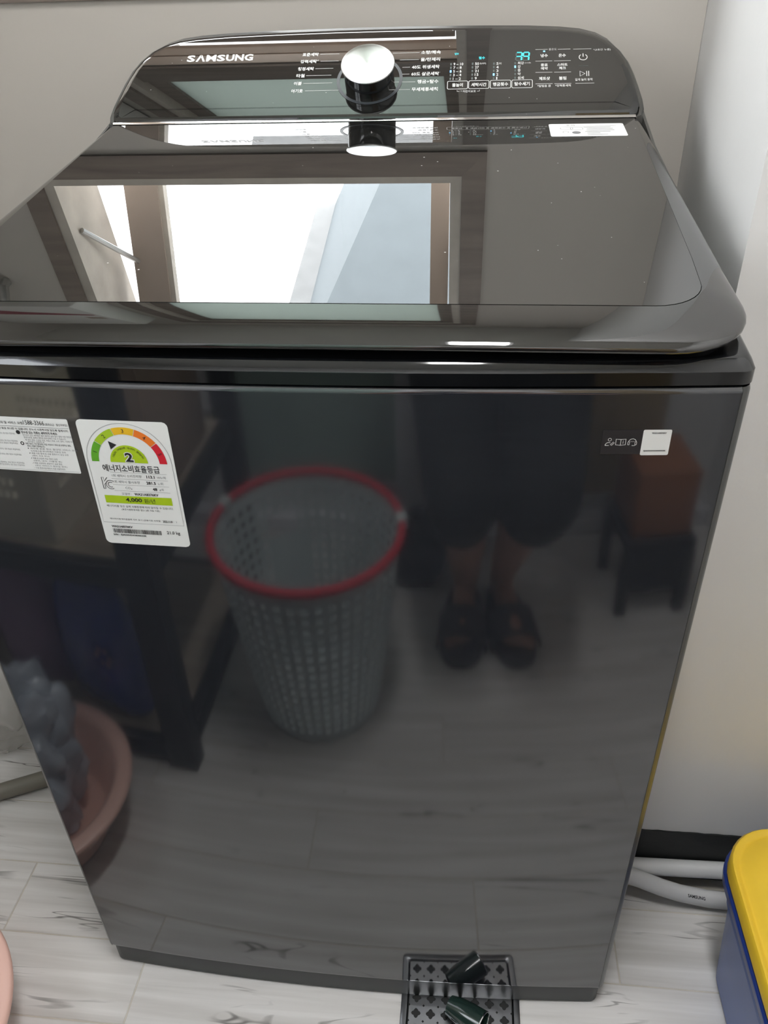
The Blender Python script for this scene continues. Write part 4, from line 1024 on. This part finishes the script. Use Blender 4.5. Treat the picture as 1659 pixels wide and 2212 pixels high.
for k in range(6):
    a = 2*PI*k/6; q_ = Vector((-0.515, -0.368, 0.215)) + Vector((0.016*math.cos(a), 0.004*math.cos(a), 0.018*math.sin(a)))
    MB().lathe([(0.0005, 0.0), (0.007, 0.0), (0.007, 0.0015), (0.0005, 0.002)], 10, mtx=Matrix.Translation(q_) @ Matrix.Rotation(0.25, 4, 'Z') @ Matrix.Rotation(PI/2, 4, 'X')).build('printed_petal', M['purple'], e)
pouch('detergent_pouch', (-0.735, -0.45, 0.0562), 0.15, 0.30, 0.10, M['purple'], 'mauve refill pouch on the bottom rack shelf beside the blue pouch', -0.1)
# black bundles by the door
tag(crumple('black_sack', (0.075, -0.945, 0.085), 0.088, M['dark'], 8, (0.95, 0.75, 1.15), 0.12, 0.001, 4), 'dark rounded sack on the floor beside the laundry basket', 'bag')
tag(crumple('black_sack', (0.205, -1.045, 0.078), 0.062, M['dark'], 9, (0.8, 0.8, 1.3), 0.12, 0.001, 4), 'smaller dark sack between the rounded sack and the person', 'bag')
# low stool with an orange-brown board box
sl = tag(empty('low_stool', (0.68, -0.85, 0)), 'low dark stool by the right wall carrying an orange-brown box', 'stool')
MB().box(0.585, 0.76, -0.98, -0.78, 0.165, 0.195, ch=0.006).build('seat', M['dark'], sl)
for lx_, ly_ in ((0.597, -0.968), (0.597, -0.792), (0.748, -0.968), (0.748, -0.792)):
    MB().box(lx_-0.013, lx_+0.013, ly_-0.013, ly_+0.013, 0, 0.165, ch=0.002).build('leg', M['rack'], sl)
MB().box(0.597, 0.748, -0.978, -0.968, 0.09, 0.12).build('stretcher', M['rack'], sl, smooth=None)
MB().box(0.597, 0.748, -0.795, -0.785, 0.06, 0.165).build('apron', M['dark'], sl, smooth=None)
carton('board_box', 0.60, 0.745, -0.97, -0.80, 0.1955, 0.345, M['orange'], 'orange-brown board box standing on the low dark stool')

# water heater high on the back wall, left of the window (mirrored in the rolled front of the lid)
wh = tag(empty('water_heater', (-0.80, 0.68, 1.66)), 'white wall-mounted water heater with a maroon stripe left of the window', 'water heater')
HX0, HX1, HY0, HZ0, HZ1 = -0.975, -0.635, 0.60, 1.66, 2.12
MB().box(HX0, HX1, HY0, YB-0.001, HZ0, HZ1, ch=0.018).build('heater_case', M['heater'], wh)
hf_ = lambda u, v, l: Vector((u, HY0-l, v))
p = Print(hf_); p.poly([(-0.950, 1.690), (-0.935, 1.790), (-0.84, 1.815), (-0.645, 1.825), (-0.645, 1.808), (-0.78, 1.760), (-0.88, 1.700)], 0.0006); p.build('maroon_stripe', M['maroon'], wh)
p = Print(hf_); p.rect(-0.69, -0.65, 1.87, 1.91, 0.0006); p.build('name_plate', M['carton'], wh)
for x_ in (-0.90, -0.83, -0.72): MB().tube([(x_, 0.70, HZ0+0.004), (x_, 0.70, 1.45), (x_, 0.735, 1.40), (x_, YB-0.001, 1.40)], 0.009, 10).build('heater_pipe', M['alu'], wh)

# ceiling lamp
lp = tag(empty('ceiling_lamp', (0.165, -0.27, ZC-0.06)), 'long white ceiling batten lamp with a glowing diffuser', 'lamp')
LX, LY, LW, LH = 0.165, -0.27, 0.082, 0.31
def lring(d, z, r): return [(x, y, z) for x, y in rrect(LW-d, LH-d, r, 5, LX, LY)]
mb = MB(); mb.loops([lring(0, ZC-0.0005, .02), lring(0, ZC-0.055, .02), lring(.004, ZC-0.060, .018), lring(.010, ZC-0.060, .014), lring(.011, ZC-0.05, .014)], True)
mb.build('lamp_frame', M['lampframe'], lp)
mb = MB(); mb.loops([lring(.0115, ZC-0.050, .014), lring(.016, ZC-0.057, .012)], False, True)
mb.build('lamp_diffuser', M['lampglow'], lp)

# ================================================================== THE PERSON (half squat, mirrored in the front panel)
def capsule(mb, a, b, ra, rb, n=14):
    a, b = Vector(a), Vector(b); t = (b-a); L_ = t.length; t.normalize()
    x = Vector((0, 0, 1)) if abs(t.z) < 0.9 else Vector((1, 0, 0)); x = (x-t*x.dot(t)).normalized(); y = t.cross(x); ls = []
    for k in range(6): q = -PI/2 + PI/2*k/6; ls.append((a + t*ra*math.sin(q), max(ra*math.cos(q), ra*0.02)))
    ls.append((a, ra)); ls.append((b, rb))
    for k in range(1, 7): q = PI/2*k/6; ls.append((b + t*rb*math.sin(q), max(rb*math.cos(q), rb*0.02)))
    mb.loops([[c + (x*math.cos(2*PI*j/n) + y*math.sin(2*PI*j/n))*r for j in range(n)] for c, r in ls], True, True)
def ellipsoid(mb, c, rx, ry, rz, rot=None, n=20):
    ls = []
    for k in range(1, n//2):
        q = -PI/2 + PI*k/(n//2)
        l = [Vector((rx*math.cos(q)*math.cos(2*PI*j/n), ry*math.cos(q)*math.sin(2*PI*j/n), rz*math.sin(q))) for j in range(n)]
        ls.append([Vector(c) + ((rot @ p_) if rot else p_) for p_ in l])
    mb.loops(ls, True, True)
def grown(mb, name, m, parent, vox, smooth=6):
    o = mb.build(name, m, None, smooth=None)
    r = o.modifiers.new('skin', 'REMESH'); r.mode = 'VOXEL'; r.voxel_size = vox; r.use_smooth_shade = True
    sm = o.modifiers.new('soft', 'SMOOTH'); sm.iterations = smooth; sm.factor = 0.5
    bpy.context.view_layer.update()
    me = bpy.data.meshes.new_from_object(o.evaluated_get(bpy.context.evaluated_depsgraph_get()))
    old = o.data; bpy.data.objects.remove(o); bpy.data.meshes.remove(old); me.name = name; me.shade_smooth()
    return link(name, me, m, parent)
pn = tag(empty('person', (0.26, -0.80, 0)), 'person in black knee shorts and dark slippers, half squatting, mirrored in the machine front', 'person')
hipL, hipR, pel = (0.185, -0.975, 0.535), (0.365, -0.975, 0.535), (0.275, -0.985, 0.555)
knL, knR = (0.182, -0.600, 0.432), (0.318, -0.600, 0.445)
anL, anR = (0.205, -0.842, 0.092), (0.302, -0.852, 0.092)
shL, shR, nk = (0.098, -0.865, 0.985), (0.432, -0.865, 0.985), (0.262, -0.860, 1.035)
elL, elR = (0.000, -0.745, 0.790), (0.430, -0.690, 0.785)
pc = CAM - fw*0.014 - up*0.050                 # middle of the phone, just behind the lens
wrL = pc - right*0.062 - up*0.088 - fw*0.016; wrR = pc + right*0.066 - up*0.088 - fw*0.016
hd = Vector((0.250, -0.800, 1.185))
mb = MB()
capsule(mb, hipL, knL, 0.078, 0.052); capsule(mb, hipR, knR, 0.078, 0.052)
for kn_, an_ in ((knL, anL), (knR, anR)):
    mid = Vector(kn_).lerp(Vector(an_), 0.35) + Vector((0, -0.012, 0)); capsule(mb, kn_, mid, 0.050, 0.051); capsule(mb, mid, an_, 0.051, 0.034)
capsule(mb, (0.225, -0.98, 0.56), (0.325, -0.98, 0.56), 0.105, 0.105); capsule(mb, pel, (0.270, -0.975, 0.72), 0.115, 0.105)
capsule(mb, (0.21, -0.92, 0.90), (0.32, -0.92, 0.90), 0.095, 0.095); capsule(mb, (0.270, -0.975, 0.72), (0.266, -0.92, 0.90), 0.108, 0.105)
capsule(mb, shL, nk, 0.048, 0.056); capsule(mb, shR, nk, 0.048, 0.056); capsule(mb, nk, hd + Vector((0, -0.012, -0.06)), 0.055, 0.050)
capsule(mb, shL, elL, 0.047, 0.038); capsule(mb, shR, elR, 0.047, 0.038); capsule(mb, elL, wrL, 0.038, 0.026); capsule(mb, elR, wrR, 0.038, 0.026)
for an_, to_ in ((anL, (0.190, -0.690, 0.036)), (anR, (0.322, -0.680, 0.036))):
    A = Vector(an_); T_ = Vector(to_); d_ = (T_-A); d_.z = 0; d_.normalize(); s_ = Vector((d_.y, -d_.x, 0))
    capsule(mb, A, A + Vector((0, 0, -0.045)) - d_*0.025, 0.034, 0.030)
    capsule(mb, A + Vector((0, 0, -0.042)) - d_*0.02, T_ - d_*0.03 + Vector((0, 0, 0.004)), 0.030, 0.026)
    for k in range(5):
        w_ = (k-2)*0.0155*(1 if A.x < 0.25 else -1); ln = (0.038, 0.034, 0.029, 0.023, 0.015)[k if True else 4-k]
        b0 = T_ - d_*0.030 + s_*w_; b0.z = 0.034; b1 = b0 + d_*ln + Vector((0, 0, -0.004)); capsule(mb, b0, b1, 0.012, (0.0115, 0.0088, 0.0085, 0.008, 0.0075)[k], 10)
ht = Matrix.Rotation(math.radians(14), 3, 'X')
ellipsoid(mb, hd + Vector((0, -0.012, 0.022)), 0.076, 0.094, 0.092, ht); ellipsoid(mb, hd + Vector((0, 0.022, -0.045)), 0.056, 0.066, 0.072, ht)
capsule(mb, hd + Vector((0, 0.083, 0.012)), hd + Vector((0, 0.101, -0.024)), 0.009, 0.013, 10)
for s_ in (-1, 1): ellipsoid(mb, hd + Vector((s_*0.077, -0.012, -0.008)), 0.010, 0.018, 0.030)
for wr_, sg in ((wrL, 1), (wrR, -1)):
    side = right*sg                                     # towards the phone
    palm = wr_ + up*0.050 + side*0.012; capsule(mb, wr_, palm, 0.025, 0.027)
    capsule(mb, palm + fw*0.010, palm + up*0.026 + fw*0.012, 0.020, 0.018); capsule(mb, palm - fw*0.012, palm + up*0.024 - fw*0.006, 0.018, 0.016)
    for k in range(4):                                  # four fingers wrap the back edge, thumb lies on the screen side
        b0 = palm + up*(-0.012 + 0.018*k) + fw*0.012; ln = (0.9, 1.0, 0.95, 0.78)[3-k]
        b1 = b0 + side*0.016*ln + fw*0.010; b2 = b1 + side*0.020*ln - fw*0.001
        if k == 3: b1 -= up*0.004; b2 -= up*0.012
        capsule(mb, b0, b1, 0.0088, 0.0080, 8); capsule(mb, b1, b2, 0.0080, 0.0068, 8)
    t0 = palm - up*0.012 - fw*0.014; t1 = t0 + side*0.014 + up*0.024 - fw*0.006; t2 = t1 + side*0.012 + up*0.022
    capsule(mb, t0, t1, 0.0115, 0.0100, 8); capsule(mb, t1, t2, 0.0098, 0.0080, 8)
grown(mb, 'body', M['skin'], pn, 0.0062, 5)
mb = MB()
capsule(mb, (0.205, -0.98, 0.60), (0.345, -0.98, 0.60), 0.135, 0.135); capsule(mb, (0.172, -0.965, 0.545), (0.170, -0.602, 0.434), 0.118, 0.072); capsule(mb, (0.388, -0.965, 0.545), (0.330, -0.602, 0.446), 0.118, 0.080)
capsule(mb, (0.170, -0.602, 0.434), (0.178, -0.655, 0.372), 0.072, 0.068); capsule(mb, (0.330, -0.602, 0.446), (0.330, -0.658, 0.382), 0.080, 0.078)
grown(mb, 'shorts', M['shorts'], pn, 0.009, 6)
mb = MB()
capsule(mb, (0.225, -0.98, 0.66), (0.325, -0.98, 0.66), 0.135, 0.135); capsule(mb, (0.205, -0.925, 0.90), (0.325, -0.925, 0.90), 0.118, 0.118); capsule(mb, (0.27, -0.98, 0.68), (0.266, -0.925, 0.90), 0.132, 0.125)
capsule(mb, shL, (0.22, -0.875, 1.0), 0.066, 0.064); capsule(mb, shR, (0.31, -0.875, 1.0), 0.066, 0.064)
capsule(mb, shL, Vector(shL).lerp(Vector(elL), 0.62), 0.066, 0.060); capsule(mb, shR, Vector(shR).lerp(Vector(elR), 0.62), 0.066, 0.060)
grown(mb, 'shirt', M['shirt'], pn, 0.009, 6)
mb = MB(); ellipsoid(mb, hd + Vector((0, -0.026, 0.034)), 0.085, 0.096, 0.098, ht, 24); ellipsoid(mb, hd + Vector((0, -0.050, -0.010)), 0.078, 0.066, 0.080, ht, 24)
grown(mb, 'hair', M['hair'], pn, 0.008, 4)
for s_ in (-1, 1):
    mb = MB(); ellipsoid(mb, hd + Vector((s_*0.031, 0.0795, 0.008)), 0.0135, 0.008, 0.0075); mb.build('eye', M['sticker'], pn)
    mb = MB(); ellipsoid(mb, hd + Vector((s_*0.031, 0.0855, 0.007)), 0.0055, 0.0035, 0.0058); mb.build('iris', M['hair'], pn)
    mb = MB(); capsule(mb, hd + Vector((s_*0.018, 0.085, 0.030)), hd + Vector((s_*0.046, 0.074, 0.031)), 0.0035, 0.0025, 8); mb.build('eyebrow', M['hair'], pn)
mb = MB(); ellipsoid(mb, hd + Vector((0, 0.084, -0.053)), 0.024, 0.008, 0.0075); mb.build('lips', mat('lip', rgb(170, 100, 92), 0.5), pn)
for an_, to_ in ((anL, (0.190, -0.690, 0.036)), (anR, (0.322, -0.680, 0.036))):
    A = Vector(an_); T_ = Vector(to_); d_ = (T_-A); d_.z = 0; d_.normalize(); ang = math.atan2(d_.y, d_.x)
    c_ = (A + T_)/2 - d_*0.002; mt = Matrix.Translation((c_.x, c_.y, 0)) @ Matrix.Rotation(ang, 4, 'Z'); prof_ = []
    for k in range(40):
        a = 2*PI*k/40; w_ = 0.052 + 0.006*math.cos(a); prof_.append((0.135*math.copysign(abs(math.cos(a))**0.75, math.cos(a)), w_*math.copysign(abs(math.sin(a))**0.75, math.sin(a))))
    mb = MB(); mb.loops([[mt @ Vector((x*f_, y*f_, z)) for x, y in prof_] for f_, z in ((0.95, 0.0005), (1.0, 0.004), (1.0, 0.017), (0.96, 0.020))], True, True)
    so_ = mb.build('slipper_sole', M['slipper'], pn)
    mb = MB(); ls = []
    for k in range(9):
        x = 0.005 + 0.082*k/8; hgt = 0.060 - 0.020*k/8
        ls.append([mt @ Vector((x, 0.056*math.cos(PI*j/14), 0.010 + hgt*math.sin(PI*j/14)**0.7)) for j in range(15)])
    mb.loops(ls, closed=False); st_ = mb.build('slipper_strap', M['slipper'], so_); sd = st_.modifiers.new('thickness', 'SOLIDIFY'); sd.thickness = 0.005; sd.offset = 1
# the phone in the person's hands
ph = tag(empty('phone', pc), 'black phone held in the hands of the person in shorts', 'phone')
PM = Matrix(((right.x, up.x, -fw.x, pc.x), (right.y, up.y, -fw.y, pc.y), (right.z, up.z, -fw.z, pc.z), (0, 0, 0, 1)))
MB().box(-0.0375, 0.0375, -0.078, 0.078, -0.0045, 0.0035, PM, ch=0.003).build('phone_body', M['phone'], ph)
MB().box(-0.034, 0.034, -0.073, 0.073, 0.0036, 0.0040, PM).build('screen', mat('phone_screen', rgb(60, 62, 66), 0.1, emit=rgb(120, 122, 124), es=0.3), ph, smooth=None)

bpy.data.objects.remove(_fo)
